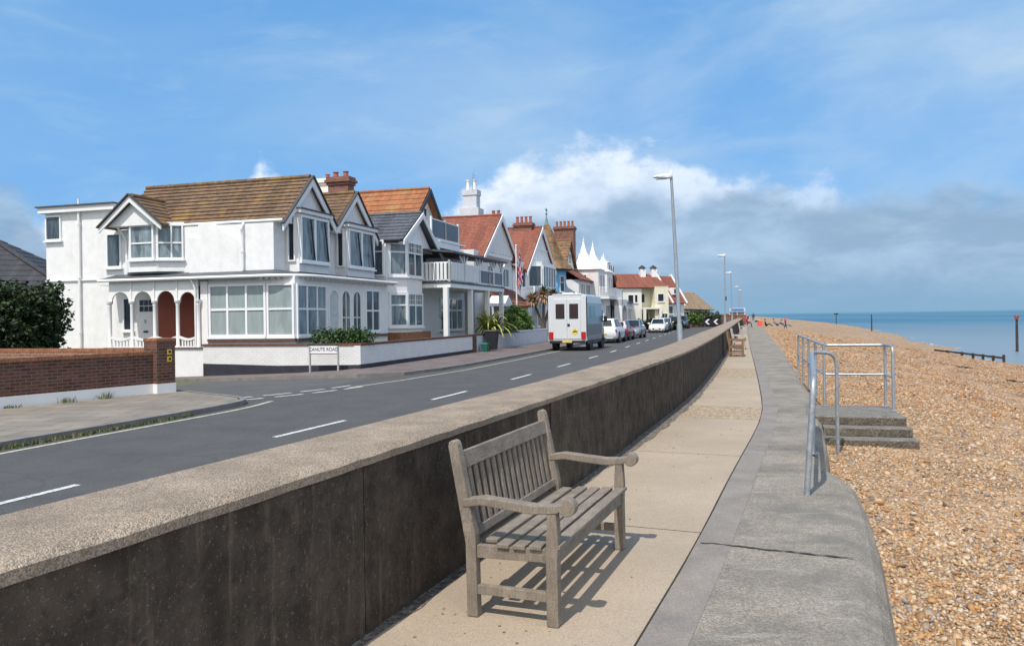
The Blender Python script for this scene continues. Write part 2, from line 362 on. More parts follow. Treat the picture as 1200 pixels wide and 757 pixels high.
def copy_tree(o, loc=None, rotz=None, label=None, parent=None):
    c = o.copy(); COL.objects.link(c)
    if parent: c.parent = parent
    for k in kids(o): copy_tree(k, parent=c)
    if loc is not None: c.location = loc
    if rotz is not None: c.rotation_euler = (0, 0, rotz)
    if label: c['label'] = label
    return c
# street frame: s runs along the house fronts, d runs back from them
A_ = R(16.3); SX, SY = math.sin(A_), math.cos(A_); OX, OY = -5.44, 28.4; GZ = -.2
ROT = math.pi / 2 - A_
def wd(s, d): return (OX + s * SX - d * SY, OY + s * SY + d * SX)
def house(name, label, s0, d0=3.0, cat='house', group=None, gz=GZ):
    x, y = wd(s0, d0); return thing(name, label, cat, (x, y, gz), ROT, group, (s0, d0, gz))
def window(par, p, U, w, h, cols=1, rows=1, pane=None, fr=.07, bar=.05, sill=True, N=None, mat_f=None, dep=.07, name='window', gl=None):
    p = Vector(p); U = Vector(U).normalized(); V = Vector((0, 0, 1)); N = Vector(N) if N else U.cross(V)
    cs = cols if hasattr(cols, '__len__') else [i / cols for i in range(1, cols)]
    rws = rows if hasattr(rows, '__len__') else [i / rows for i in range(1, rows)]
    f = MB()
    f.obb(p, U, V, N, 0, fr, 0, h, -.03, dep); f.obb(p, U, V, N, w - fr, w, 0, h, -.03, dep)
    f.obb(p, U, V, N, fr, w - fr, 0, fr, -.03, dep); f.obb(p, U, V, N, fr, w - fr, h - fr, h, -.03, dep)
    for c in cs: f.obb(p, U, V, N, c * w - bar / 2, c * w + bar / 2, fr, h - fr, -.02, dep - .012)
    for r in rws: f.obb(p, U, V, N, fr, w - fr, r * h - bar / 2, r * h + bar / 2, -.02, dep - .02)
    fo = f.build(name, mat_f or UPVC, par)
    g_ = MB(); g_.q(*(p + U * a + V * b + N * .018 for a, b in ((fr, fr), (w - fr, fr), (w - fr, h - fr), (fr, h - fr)))); g_.build('pane', pane or GLASS, fo)
    if sill:
        b = MB(); b.obb(p, U, V, N, -.06, w + .06, -.07, -.003, -.03, dep + .06); b.build('sill', UPVC, fo)
    return fo
SD = (0, -1, 0)      # U for windows facing the camera side (-s): normal = (-1,0,0)
FR = (1, 0, 0)       # U for windows facing the sea (-d): normal = (0,-1,0)
def verge(par, foot0, apex, foot1, m=None, w=.28, t=.06, N=(0, 0, 1), name='bargeboard'):
    a0, ap, a1 = Vector(foot0), Vector(apex), Vector(foot1)
    n = (a0 - ap).cross(a1 - ap).normalized(); mb = MB()
    drop = Vector((0, 0, -w))
    for f_ in (a0, a1): mb.prism([ap, f_, f_ + drop, ap + drop * 1.25], n * t)
    return mb.build(name, m or WHITE, par)
# ---------------------------------------------------------------- polyline helpers
def offs(pts, o):
    out = []
    for i, p in enumerate(pts):
        a = Vector(pts[max(i - 1, 0)]); b = Vector(pts[min(i + 1, len(pts) - 1)]); d = (b - a).normalized()
        oo = o[i] if hasattr(o, '__len__') else o
        out.append((p[0] + d.y * oo, p[1] - d.x * oo))      # positive = towards the sea
    return out
def dense(pts, step):
    out = []
    for a, b in zip(pts, pts[1:]):
        n = max(1, int(math.dist(a, b) / step))
        out += [(a[0] + (b[0] - a[0]) * i / n, a[1] + (b[1] - a[1]) * i / n) for i in range(n)]
    return out + [pts[-1]]
def smooth(pts, it=2):
    for _ in range(it):
        o = [pts[0]]
        for a, b in zip(pts, pts[1:]): o += [(a[0] * .75 + b[0] * .25, a[1] * .75 + b[1] * .25), (a[0] * .25 + b[0] * .75, a[1] * .25 + b[1] * .75)]
        pts = o + [pts[-1]]
    return pts
def strip(mb, A, B, za, zb=None):
    zb = za if zb is None else zb
    for i in range(len(A) - 1): mb.q((*A[i], za), (*B[i], zb), (*B[i + 1], zb), (*A[i + 1], za))
def cut(pts, s0, s1):
    out = []; acc = 0
    for a, b in zip(pts, pts[1:]):
        L = math.dist(a, b); lo, hi = max(s0 - acc, 0), min(s1 - acc, L)
        if lo < hi:
            for t in (lo / L, hi / L):
                p = (a[0] + (b[0] - a[0]) * t, a[1] + (b[1] - a[1]) * t)
                if not out or math.dist(out[-1], p) > 1e-4: out.append(p)
        acc += L
    return out
def plen(p): return sum(math.dist(a, b) for a, b in zip(p, p[1:]))
def xat(pts, Y):
    for a, b in zip(pts, pts[1:]):
        if a[1] <= Y <= b[1]: return a[0] + (b[0] - a[0]) * (Y - a[1]) / (b[1] - a[1])
    return pts[-1][0] if Y > pts[-1][1] else pts[0][0]
ROADZ, FOOTZ = -.22, -.12
WALL = smooth([(-4.6, -5.5), (-1.50, 2.29), (.33, 7.06), (1.06, 9.0), (2.02, 11.65), (3.36, 15.3), (5.66, 22.6), (10.25, 37.7), (24.8, 86.4), (46, 157), (73, 245), (125, 420)])
WOUT = offs(WALL, [-(.62 + min(.2, max(0, p[1] - 8) * .01)) for p in WALL])
JOIN = smooth([(-2.85, -4.5), (.60, 3.98), (1.35, 5.82), (2.16, 7.98), (3.95, 12.55), (4.95, 15.8), (7.2, 23.5), (12.1, 40.5), (33.2, 112.4), (74.6, 248), (126, 422)])
EDGE = smooth([(-1.75, -5), (.35, -.1), (2.0, 4.15), (2.47, 5.25), (2.92, 6.4), (3.32, 7.55), (3.42, 7.95), (3.40, 8.2), (3.30, 8.42), (3.46, 8.8), (3.86, 9.7), (4.12, 10.4), (5.70, 14.77), (7.6, 20.9), (13.56, 40.1), (27.1, 85.4), (76, 247), (128, 421)], 1)
CENT = smooth([(-9.2, -2.5), (-5.37, 8.28), (-3.81, 12.79), (-1.87, 18.07), (-.03, 23.7), (1.71, 29.45), (3.45, 35.14), (5.34, 41.58), (10.19, 59.4), (18.0, 88), (25, 114), (33, 150), (42, 210)], 1)

# ---------------------------------------------------------------- setting: land, sea, beach, roads
b = MB(); lp = [p for p in offs(EDGE, -.5)]
strip(b, [(-3500, p[1]) for p in lp], lp, -.5); b.q((-3500, 420, -.5), (lp[-1][0], 420, -.5), (900, 3200, -.5), (-3500, 3200, -.5))
b.build('ground', LAND, kind='structure')
SEAM = bpy.data.materials.new('sea_water'); SEAM.use_nodes = True
q = G(SEAM.node_tree); p_ = SEAM.node_tree.nodes['Principled BSDF']; co = q.n('ShaderNodeTexCoord').outputs['Object']
dist = q.n('ShaderNodeVectorMath', {0: co}, operation='LENGTH').outputs['Value']
m1 = q.noise(q.n('ShaderNodeMapping', {'Vector': co, 'Scale': (.012, .0022, 1), 'Rotation': (0, 0, R(-20))}).outputs[0], 1, 6, .6)
cc = q.mix(q.ss(m1, .42, .6), (.025, .105, .175), (.055, .165, .22))
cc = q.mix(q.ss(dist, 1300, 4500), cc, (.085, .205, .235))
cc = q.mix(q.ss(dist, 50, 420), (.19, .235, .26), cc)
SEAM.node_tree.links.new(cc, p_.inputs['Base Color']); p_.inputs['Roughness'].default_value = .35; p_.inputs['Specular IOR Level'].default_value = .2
w1 = q.noise(q.n('ShaderNodeMapping', {'Vector': co, 'Scale': (1, .35, 1), 'Rotation': (0, 0, R(-15))}).outputs[0], .9, 6, .62)
bp = q.n('ShaderNodeBump', {'Height': w1, 'Strength': .8, 'Distance': .25}); SEAM.node_tree.links.new(bp.outputs[0], p_.inputs['Normal'])
b = MB(); b.q((-40, -300, -3.0), (9000, -300, -3.0), (9000, 14000, -3.0), (-40, 14000, -3.0)); b.build('sea', SEAM, kind='structure')

def edge_info(o, Y):   # point o metres seaward of the apron edge at station Y
    x = xat(EDGE, Y); sl_ = .39 if Y < 12 else .31; L = math.hypot(1, sl_); return x + o / L, Y - o * sl_ / L
def wid(Y): return 17 + 6 * min(1, max(0, (Y - 30) / 110)) + 8 * min(1, max(0, (Y - 120) / 160))
def beach_z(o, Y):
    base = -.36 + .34 * min(1, max(0, (Y - 12) / 26)) - .02
    w = wid(Y) + (1.2 * math.sin(Y * .13) + .8 * math.sin(Y * .31 + 1)) * min(1, Y / 60)
    k = min(1.6, max(0, (o - 2) / (w - 2))); z = base - (3.0 + base) * k ** (1.0 + .1 * min(1, Y / 200))
    z += .05 * math.sin(o * .9 + Y * .21) * min(1, o / 3) * math.sin(Y * .17 + o * .3) + .04 * math.sin(Y * 1.3 + o * .4) * math.sin(o * 1.1) * min(1, o / 1.5)
    for oc, am in ((4.5, .10), (8.5, .14), (13, .12)):
        oc += .7 * math.sin(Y * .09 + oc) + .4 * math.sin(Y * .23); z += am * math.exp(-((o - oc) / .8) ** 2) - am * .7 * math.exp(-((o - oc - 1.3) / .7) ** 2)
    if o < .2 and Y > 14: z = min(z, -.03)
    return z
OS = [-.6, -.1, .1, .35, .6, .9, 1.2, 1.6, 2, 2.5, 3, 3.6, 4.3, 5, 6, 7, 8, 9, 10, 11, 12, 13, 14, 15, 16, 17, 18, 19, 20, 21, 22, 23, 24, 25, 26, 27, 28, 30, 32, 34, 37, 42, 50]
YS = [-4, -2, 0, 1.5, 3] + [3 + .5 * i for i in range(1, 40)] + [23 + 1.5 * i for i in range(40)] + [85 + 6 * i for i in range(30)] + [270, 290, 320, 360, 420]
b = MB(); nO = len(OS)
b.v = [(*edge_info(o, Y), beach_z(max(0, o), Y)) for Y in YS for o in OS]
b.f = [(i * nO + j, i * nO + j + 1, (i + 1) * nO + j + 1, (i + 1) * nO + j) for i in range(len(YS) - 1) for j in range(nO - 1)]
b.build('shingle_beach', SHINGLE, smooth=60, kind='structure')
FOAM = mat('surf_foam', (.75, .77, .78), .6, .05, 3)
b = MB(); r_ = random.Random(4)
for _ in range(46):
    Y = r_.uniform(40, 120) if r_.random() < .75 else r_.uniform(110, 200); o = wid(Y) + (1.2 * math.sin(Y * .13) + .8 * math.sin(Y * .31 + 1)) + r_.uniform(.0, .8); L = r_.uniform(.5, 2.2); ww = r_.uniform(.08, .3)
    P = [edge_info(o + dy * ww * math.sin(math.pi * (.12 + k * .76 / 6)) * r_.uniform(.5, 1.2), Y + L * k / 6) for dy in (0, 1) for k in range(7)]
    for k in range(6): b.q((*P[k], -2.975), (*P[7 + k], -2.975), (*P[8 + k], -2.975), (*P[k + 1], -2.975))
b.build('surf', FOAM, kind='structure')
# loose pebbles close to the camera: nobody could count them
ico = bmesh.new(); bmesh.ops.create_icosphere(ico, subdivisions=1, radius=1); ico.verts.ensure_lookup_table()
IV = np.array([v.co[:] for v in ico.verts]); IF = np.array([[v.index for v in f.verts] for f in ico.faces]); ico.free()
N_ = 150000; ok = []
while len(ok) < N_:
    Y = 2.6 + 34 * random.random() ** 2.6; o = random.uniform(.0, 1.6 + Y * .36)
    if random.random() < 1.15 - Y / 70: ok.append((*edge_info(o, Y), beach_z(o, Y), Y))
while len(ok) < N_ + 80000:
    Y = 17 + 62 * random.random() ** 1.4; o = random.uniform(.1, wid(Y) * 1.0)
    ok.append((*edge_info(o, Y), beach_z(o, Y), Y))
N_ = len(ok); ok = np.array(ok); sc_ = np.clip(RNG.lognormal(math.log(.0125), .42, N_) * (1 + np.maximum(0, ok[:, 3] - 9) * .035), .006, .06)
ax = RNG.uniform(.65, 1.25, (N_, 3)); ax[:, 2] *= .62
th = RNG.uniform(0, 2 * math.pi, N_); ti = RNG.normal(0, .35, (N_, 2))
V_ = IV[None] * (sc_[:, None] * ax)[:, None, :] * (1 + RNG.normal(0, .07, (N_, len(IV), 1)))
V_[:, :, 2] += V_[:, :, 0] * ti[:, :1] + V_[:, :, 1] * ti[:, 1:]
c_, s_ = np.cos(th)[:, None], np.sin(th)[:, None]
X_ = V_[:, :, 0] * c_ - V_[:, :, 1] * s_; Y_ = V_[:, :, 0] * s_ + V_[:, :, 1] * c_
P_ = np.stack([X_ + ok[:, :1], Y_ + ok[:, 1:2], V_[:, :, 2] + ok[:, 2:3] + sc_[:, None] * RNG.uniform(-.2, .45, (N_, 1))], -1)
me = bpy.data.meshes.new('pebbles'); nv = len(IV); nf = len(IF)
me.vertices.add(N_ * nv); me.vertices.foreach_set('co', P_.reshape(-1).astype(np.float32))
F_ = (IF[None] + (np.arange(N_) * nv)[:, None, None]).reshape(-1)
me.loops.add(len(F_)); me.loops.foreach_set('vertex_index', F_.astype(np.int32)); me.polygons.add(N_ * nf)
me.polygons.foreach_set('loop_start', (np.arange(N_ * nf) * 3).astype(np.int32)); me.polygons.foreach_set('loop_total', np.full(N_ * nf, 3, np.int32))
me.polygons.foreach_set('use_smooth', np.ones(N_ * nf, bool)); me.update()
pal = np.array([(.33, .19, .085), (.44, .30, .17), (.52, .41, .29), (.36, .27, .2), (.54, .47, .38), (.24, .225, .23), (.42, .22, .08), (.5, .34, .2), (.17, .12, .08), (.5, .38, .26)])
pc = pal[RNG.choice(len(pal), N_, p=[.17, .18, .13, .11, .06, .06, .1, .1, .04, .05])] * RNG.uniform(.78, 1.12, (N_, 1)) * np.where(ok[:, 3:4] > 16, np.array([[.97, .85, .73]]), np.array([[1.02, .95, .86]]))
ca = me.attributes.new('stone_colour', 'FLOAT_COLOR', 'POINT'); ca.data.foreach_set('color', np.concatenate([np.repeat(pc, nv, 0), np.ones((N_ * nv, 1))], 1).reshape(-1).astype(np.float32))
PM = bpy.data.materials.new('flint_pebble'); PM.use_nodes = True; q = G(PM.node_tree)
PM.node_tree.links.new(q.n('ShaderNodeAttribute', attribute_name='stone_colour').outputs['Color'], PM.node_tree.nodes['Principled BSDF'].inputs['Base Color']); PM.node_tree.nodes['Principled BSDF'].inputs['Roughness'].default_value = .6
me.materials.append(PM); o = bpy.data.objects.new('pebbles', me); COL.objects.link(o); tag(o, 'loose brown and cream flint pebbles of the beach beside the concrete apron', 'pebbles', kind='stuff')

# roads
b = MB(); strip(b, offs(CENT, -4.6), offs(CENT, 5.6), ROADZ); b.build('road', ASPHALT, kind='structure')
b = MB()
def sr(s, d): return wd(s, d)
def srz(d): return ROADZ + .004 - .36 * min(1, max(0, (d + 1.5) / 8.5))
for d0, d1 in ((-2.2, 0), (0, 2), (2, 4.5), (4.5, 7), (7, 40)):
    b.q((*sr(-13, d0), srz(d0)), (*sr(-.05, d0), srz(d0)), (*sr(-.05, d1), srz(d1)), (*sr(-13, d1), srz(d1)))
b.build('side_road', ASPHALT2, kind='structure')
# lane markings
b = MB(); cs0 = 0
acc = 0
for a, c in zip(CENT, CENT[1:]):
    if a[1] <= 9.19 <= c[1]: cs0 = acc + math.dist(a, c) * (9.19 - a[1]) / (c[1] - a[1]); break
    acc += math.dist(a, c)
for k in range(0, 24):
    s1 = cs0 + 5.82 * k; cp = cut(CENT, s1 - (2.1 if k else 2.6), s1)
    if len(cp) > 1: strip(b, offs(cp, -.055), offs(cp, .055), ROADZ + .006)
b.build('centre_line', LINEW, kind='structure')
EL = [(-9.6, 3.5), (-8.2, 8.6), (-7.44, 11.49), (-6.55, 14.3), (-5.72, 16.9), (-5.6, 18.4)]
EL2 = [(-4.5, 21.7), (-3.38, 24.0), (-1.7, 28.3), (.43, 35.27), (2.21, 41.62), (4.9, 51)]
b = MB(); strip(b, offs(smooth(EL), -.055), offs(smooth(EL), .055), ROADZ + .006); strip(b, offs(EL2, -.05), offs(EL2, .05), ROADZ + .006)
b.build('edge_line', LINEY, kind='structure')
b = MB(); gw = [(-6.6, 18.5), (-5.55, 19.6), (-4.5, 21.2), (-4.0, 22.4)]
for o_ in (-.55, 0.0):
    gl = smooth(offs(gw, o_)); L = plen(gl); k = 0
    while k < L - .3: cp = cut(gl, k, min(L, k + .85)); strip(b, offs(cp, -.06), offs(cp, .06), ROADZ + .009); k += 1.15
b.build('give_way_line', LINEW, kind='structure')
# near pavement with kerb, wrapping round the corner into the side road
KN = smooth([(-10.2, 3.5), (-8.85, 8.2), (-7.72, 11.9), (-6.9, 14.2), (-6.05, 17.0), (-5.98, 18.0), (-6.5, 18.75), (-7.6, 19.7), (-9.3, 21.2), (-20, 25.2)])
b = MB(); ki = offs(KN, -.14); strip(b, [(p[0] - 6, p[1] + 2.0) for p in ki[:14]], ki[:14], FOOTZ)
back = smooth([(-16, 7.5), (-13.4, 12.1), (-10.9, 16.4), (-8.7, 20.0), (-9.4, 20.7), (-20, 24.4)])
kk = dense(ki, .25); bb = dense(back, .25); n_ = 60
def rs(p, n): L = plen(p); return [cut(p, 0, max(.001, L * i / n))[-1] if i else p[0] for i in range(n + 1)]
b = MB(); KR = rs(ki, n_); BR = rs(back, n_); strip(b, BR, KR, FOOTZ); b.build('near_pavement', PAVE, kind='structure')
b = MB(); strip(b, ki, KN, FOOTZ + .008); strip(b, KN, offs(KN, .015), FOOTZ + .008, -.62); b.build('near_kerb', KERB, kind='structure')
b = MB(); strip(b, [(-40, 2), (-40, 7), (-40, 12), (-40, 16.4), (-40, 20)], [(-18, 2), (-15.9, 7.5), (-13.3, 12.1), (-10.8, 16.4), (-8.7, 20.2)], FOOTZ - .02); b.build('corner_garden', LAND, kind='structure')
# far pavement
KF = [wd(s, d) for s, d in ((-1.6, 40), (-1.6, 8), (-1.7, 3), (-2.2, .6), (-2.6, -1.2), (-1.6, -2.4), (0.5, -2.85), (3, -3.0), (10, -3.05), (20, -3.0), (45, -3.0), (75, -3.4), (100, -5), (130, -4))]
def fz(i): return -.12 - .36 * min(1, max(0, (40 if i == 0 else 8 if i == 1 else 3 if i == 2 else .6 if i == 3 else -1.2) + 1.2) / 8.5) if i < 4 else FOOTZ
b = MB(); BF = [wd(s, d) for s, d in ((.5, 40), (.5, 8), (.5, 3), (.5, 1.5), (.5, .5), (.6, .4), (1, .3), (3, .3), (10, .3), (20, .3), (45, .3), (75, .3), (100, .3), (130, .3))]
kfi = offs(KF, -.14); bk = MB()
for i in range(len(KF) - 1):
    z0, z1 = fz(i), fz(i + 1)
    b.q((*BF[i], z0), (*kfi[i], z0), (*kfi[i + 1], z1), (*BF[i + 1], z1))
    bk.q((*kfi[i], z0 + .006), (*KF[i], z0 + .006), (*KF[i + 1], z1 + .006), (*kfi[i + 1], z1 + .006)); bk.q((*KF[i], z0 + .006), (*KF[i], -.7), (*KF[i + 1], -.7), (*KF[i + 1], z1 + .006))
b.build('far_pavement', PAVE2, kind='structure'); bk.build('far_kerb', KERB, kind='structure')
# footway behind the sea wall
b = MB(); fo_ = offs(WOUT, -1.35); strip(b, fo_, offs(WOUT, .1), FOOTZ); strip(b, offs(fo_, -.01), fo_, -.4, FOOTZ); b.build('wall_footway', PAVE2, kind='structure')
# promenade path: slabs with open joints
PI = offs(WALL, -.02); LP = plen(JOIN); n_ = 400; A = rs(PI, n_); Bq = rs(JOIN, n_)
b = MB(); strip(b, A, Bq, -.03); b.build('path_bed', mat('dark_joint', (.06, .055, .05), .95, .2, 8), kind='structure')
def at_y(pts, Y): return (xat(pts, Y), Y)
b = MB(); b2 = MB(); jy = [-4.2, -.5, 3.0, 6.0, 9.2, 12.3, 13.9, 17, 20.3, 23.6, 27] + [27 + 3.4 * i for i in range(1, 110)]
for i, (y0, y1) in enumerate(zip(jy, jy[1:])):
    t_ = b2 if i in (5, 8) else b
    ys = [y0 + (y1 - y0) * k / 6 for k in range(7)]; ys[0] += .006; ys[-1] -= .006
    inn = []; out = []
    for y in ys:
        xo = xat(JOIN, y) - .013; sl_ = .38 if y < 12 else .31
        yi = y + 0.0
        inn.append((xat(PI, y + .55) , y + .55)); out.append((xo, y))
    strip(t_, inn, out, 0.0); strip(t_, out, [(p[0] + .004, p[1]) for p in out], 0, -.03)
b.build('promenade_path', PATHM, kind='structure'); b2.build('worn_path_section', PATHS, kind='structure')
b = MB(); wr = random.Random(3); dw = dense(WALL, .25); strip(b, dw, offs(dw, [.05 + .05 * wr.random() + (.13 * min(1, max(0, (p[1] - 8) / 3))) for p in dw]), .004); b.build('wall_foot_grit', mat('dark_grit', (.16, .135, .11), .95, .3, 9, .7, 60, extra=grit(50, dk=.4, br=1.7)), kind='structure')
# grey apron on the beach side with a rounded nose
b = MB(); ed = dense(EDGE, .4); JO = JOIN
strip_in = offs(JOIN, [.24 if p[1] < 30 else .1 for p in JOIN])
nn = 420; E0 = rs(EDGE, nn); prof = [(-.26, 0), (-.17, -.012), (-.09, -.05), (-.03, -.12), (.0, -.22), (.02, -.42)]
lines = [[(x, y, .002) for x, y in [(xat(strip_in, p[1] + .1), p[1] + .1) for p in E0]]] + [[(x, y, z) for x, y in offs(E0, o_)] for o_, z in prof]
for la, lb in zip(lines, lines[1:]):
    for i in range(nn): b.q(la[i], lb[i], lb[i + 1], la[i + 1])
me_o = b.build('apron', SLABM, kind='structure', smooth=40)
b = MB(); strip(b, rs(offs(JOIN, .004), 300), rs(offs(JOIN, [.245 if p[1] < 30 else .12 for p in JOIN]), 300), .005); b.build('cement_strip', STRIPM, kind='structure')
CR = mat('dark_crack', (.045, .042, .038), .95, .2, 9); b = MB()
for Y0, w_ in ((5.72, .03), (9.9, .012), (14.2, .012), (17.2, .014), (19.4, .014), (23.5, .014), (28, .02), (34, .02)):
    xa, xb = xat(JOIN, Y0) + .03, xat(EDGE, Y0 - .45) - .22; m_ = 26; pr_ = random.Random(int(Y0 * 10)); pts = []
    for k in range(m_ + 1): f = k / m_; pts.append((xa + (xb - xa) * f, Y0 - .42 * f + pr_.uniform(-.012, .012), w_ * pr_.uniform(.3, 1.25)))
    for p, r in zip(pts, pts[1:]): b.q((p[0], p[1] - p[2] / 2, .0085), (r[0], r[1] - r[2] / 2, .0085), (r[0], r[1] + r[2] / 2, .0085), (p[0], p[1] + p[2] / 2, .0085))
b.build('apron_cracks', CR, kind='structure')

# ---------------------------------------------------------------- sea wall
wt = thing('sea_wall', 'long low concrete sea wall with dark stained face and pale gritty top', 'wall', (WALL[8][0], WALL[8][1], 0)); OFF[wt.name] = (WALL[8][0], WALL[8][1], 0)
Lw = plen(WALL); cutsY = [1.2, 4.15, 7.06, 10.6, 15, 19, 23.5, 28, 33, 38, 44, 50, 57, 65, 75, 90, 110, 140, 180, 230]
def s_of(Y):
    acc = 0
    for a, c in zip(WALL, WALL[1:]):
        if a[1] <= Y <= c[1]: return acc + math.dist(a, c) * (Y - a[1]) / (c[1] - a[1])
        acc += math.dist(a, c)
    return acc
cs = [0] + [s_of(Y) for Y in cutsY] + [Lw]; b = MB(); bc = MB(); wr = random.Random(9)
for i, (s0, s1) in enumerate(zip(cs, cs[1:])):
    pi = dense(cut(WALL, s0 + .007, s1 - .007), .5); th_ = [.62 + min(.2, max(0, p[1] - 8) * .01) for p in pi]
    po = offs(pi, [-t for t in th_]); j = wr.uniform(-.006, .006); pi2 = offs(pi, j)
    b.loft([[(*pi2[k], -.3), (*pi2[k], .89), (*po[k], .89), (*po[k], -.35)] for k in range(len(pi))])
pi = dense(WALL, .18); th_ = [.62 + min(.2, max(0, p[1] - 8) * .01) for p in pi]
e1 = offs(pi, [.012 + wr.uniform(-.006, .006) for _ in pi]); e2 = offs(pi, -.035); po1 = offs(pi, [-t - .012 for t in th_]); po2 = offs(pi, [-t + .04 for t in th_])
bc.loft([[(*e1[k], .885), (*e1[k], .925 + wr.uniform(-.004, .004)), (*e2[k], .95 + wr.uniform(-.002, .002)), (*po2[k], .95), (*po1[k], .92), (*po1[k], .885)] for k in range(len(pi))])
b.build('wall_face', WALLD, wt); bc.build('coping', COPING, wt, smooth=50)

# ---------------------------------------------------------------- brick garden wall on the near corner, hedge
bt_ = thing('brick_garden_wall', 'dark red brick garden wall with white base along the near pavement', 'wall', (-8.6, 20.2, FOOTZ)); OFF[bt_.name] = (-8.6, 20.2, FOOTZ)
wa, wb = Vector((-8.95, 19.75, 0)), Vector((-15.5, 9.0, 0)); D_ = (wb - wa).normalized(); Nn = Vector((-D_.y, D_.x, 0)); Nn = Nn if Nn.x > 0 else -Nn; L_ = (wb - wa).length
MB().obb(wa, D_, Nn, (0, 0, 1), 0, L_, -.23, 0, .12, .84).build('brickwork', BRICK, bt_)
MB().obb(wa, D_, Nn, (0, 0, 1), 0, L_, -.24, .012, -.15, .12).build('white_base', WHITE, bt_)
c_ = MB(); k = 0
while k < L_: c_.obb(wa, D_, Nn, (0, 0, 1), k + .004, min(L_, k + .071), -.235, .008, .842, .93 + random.uniform(-.004, .004)); k += .075
c_.build('coping', BRICKC, bt_)
pl = thing('brick_gate_pillar', 'square brick pillar with two yellow marker plates at the road corner', 'pillar', (-8.72, 20.05, FOOTZ)); OFF[pl.name] = (-8.72, 20.05, FOOTZ)
pc_ = wa + D_ * -.25 + Nn * -.1
MB().obb(pc_, D_, Nn, (0, 0, 1), -.26, .25, -.26, .26, .12, 1.17).build('brickwork', BRICK, pl)
MB().obb(pc_, D_, Nn, (0, 0, 1), -.27, .26, -.27, .27, -.15, .118).build('white_base', WHITE, pl)
MB().obb(pc_, D_, Nn, (0, 0, 1), -.275, .265, -.275, .275, 1.173, 1.25).build('cap', BRICKC, pl, bevel=.01)
YEL = mat('yellow_plate', (.75, .5, .03), .5, .05, 4)
for zc in (.72, .9):
    m_ = MB().obb(pc_, D_, Nn, (0, 0, 1), -.16, -.04, .262, .272, zc - .065, zc + .065).build('hydrant_plate', YEL, pl)
    MB().obb(pc_, D_, Nn, (0, 0, 1), -.135, -.065, .2725, .276, zc - .03, zc + .035).build('plate_mark', DARKM, m_)
b3 = thing('side_garden_wall', 'sunlit low brick wall running back from the corner pillar along the side road', 'wall', (-9.2, 20.5, FOOTZ)); OFF[b3.name] = (-9.2, 20.5, FOOTZ)
wa2 = Vector((-9.05, 20.35, 0)); D2 = Vector((-SY, SX, 0)); N2 = Vector((SX, SY, 0))
MB().obb(wa2, D2, N2, (0, 0, 1), 0, 9, -.23, 0, -.4, .9).build('brickwork', mat('orange_brick', (.30, .135, .08), .85, .3, 3, .5, 60, extra=brick_extra((.3, .24, .19), darken=.65)), b3)
c_ = MB(); k = 0
while k < 9: c_.obb(wa2, D2, N2, (0, 0, 1), k + .004, k + .071, -.235, .006, .902, .99); k += .075
c_.build('coping', BRICKC, b3)

LEAFG = {}
def leafmat(name, c, c2):
    return mat(name, c, .55, .35, 9, spec=.35, col2=c2, c2lo=.5, c2hi=.68, c2s=3)
def leaves(name, blobs, n, size, m, parent=None, stretch=1.7, shell=.55, clump=60, cs=.16, droop=.0):
    # blobs: list of (centre, radii); leaf faces grouped in clumps, denser toward the surface
    vol = [bl[1][0] * bl[1][1] * bl[1][2] for bl in blobs]; vs = sum(vol); r = np.random.default_rng(len(blobs) * 31 + n)
    C = []
    for bl, v in zip(blobs, vol):
        k = max(3, int(clump * v / vs)); d = r.normal(0, 1, (k, 3)); d /= np.linalg.norm(d, axis=1)[:, None]
        rad = r.uniform(shell, 1, (k, 1)) ** .6; C.append(np.array(bl[0]) + d * rad * np.array(bl[1]))
    C = np.concatenate(C); idx = r.integers(0, len(C), n); P = C[idx] + r.normal(0, cs, (n, 3)) * np.array((1, 1, .8))
    a = r.normal(0, 1, (n, 3)); a /= np.linalg.norm(a, axis=1)[:, None]; a[:, 2] = a[:, 2] * .6 - droop; a /= np.linalg.norm(a, axis=1)[:, None]
    bb = np.cross(a, r.normal(0, 1, (n, 3))); bb /= np.linalg.norm(bb, axis=1)[:, None]
    s = (size * r.uniform(.6, 1.3, n))[:, None]; a = a * s * stretch; bb = bb * s
    nn_ = np.cross(a, bb); nn_ = nn_ / np.linalg.norm(nn_, axis=1)[:, None] * s * .25
    V = np.stack([P - a, P + bb + nn_, P + a, P - bb + nn_], 1).reshape(-1, 3)
    of = OFF.get(parent.name, (0, 0, 0)) if parent else (0, 0, 0); V = V - np.array(of)
    me = bpy.data.meshes.new(name); me.vertices.add(len(V)); me.vertices.foreach_set('co', V.reshape(-1).astype(np.float32))
    F = np.arange(4 * n).reshape(n, 4)[:, [0, 1, 2, 0, 2, 3]].reshape(-1)
    me.loops.add(len(F)); me.loops.foreach_set('vertex_index', F.astype(np.int32)); me.polygons.add(2 * n)
    me.polygons.foreach_set('loop_start', (np.arange(2 * n) * 3).astype(np.int32)); me.polygons.foreach_set('loop_total', np.full(2 * n, 3, np.int32)); me.update()
    me.materials.append(m); o = bpy.data.objects.new(name, me); COL.objects.link(o)
    if parent: o.parent = parent
    return o
def stems(par, base, n, h, spread, m, r=.03, seed=1):
    b = MB(); q_ = random.Random(seed)
    for i in range(n):
        a = q_.uniform(0, 6.28); t = spread * q_.uniform(.2, 1); p = [Vector(base) + Vector((math.cos(a) * t * f ** 1.3, math.sin(a) * t * f ** 1.3, h * f * q_.uniform(.9, 1.05))) for f in (0, .35, .7, 1)]
        b.tube(p, [r, r * .8, r * .5, r * .25], 6)
    return b.build('stem', mat('bark', (.09, .065, .045), .9, .3, 12), par)
HEDGE = leafmat('dark_hedge_leaf', (.020, .036, .012), (.075, .115, .028))
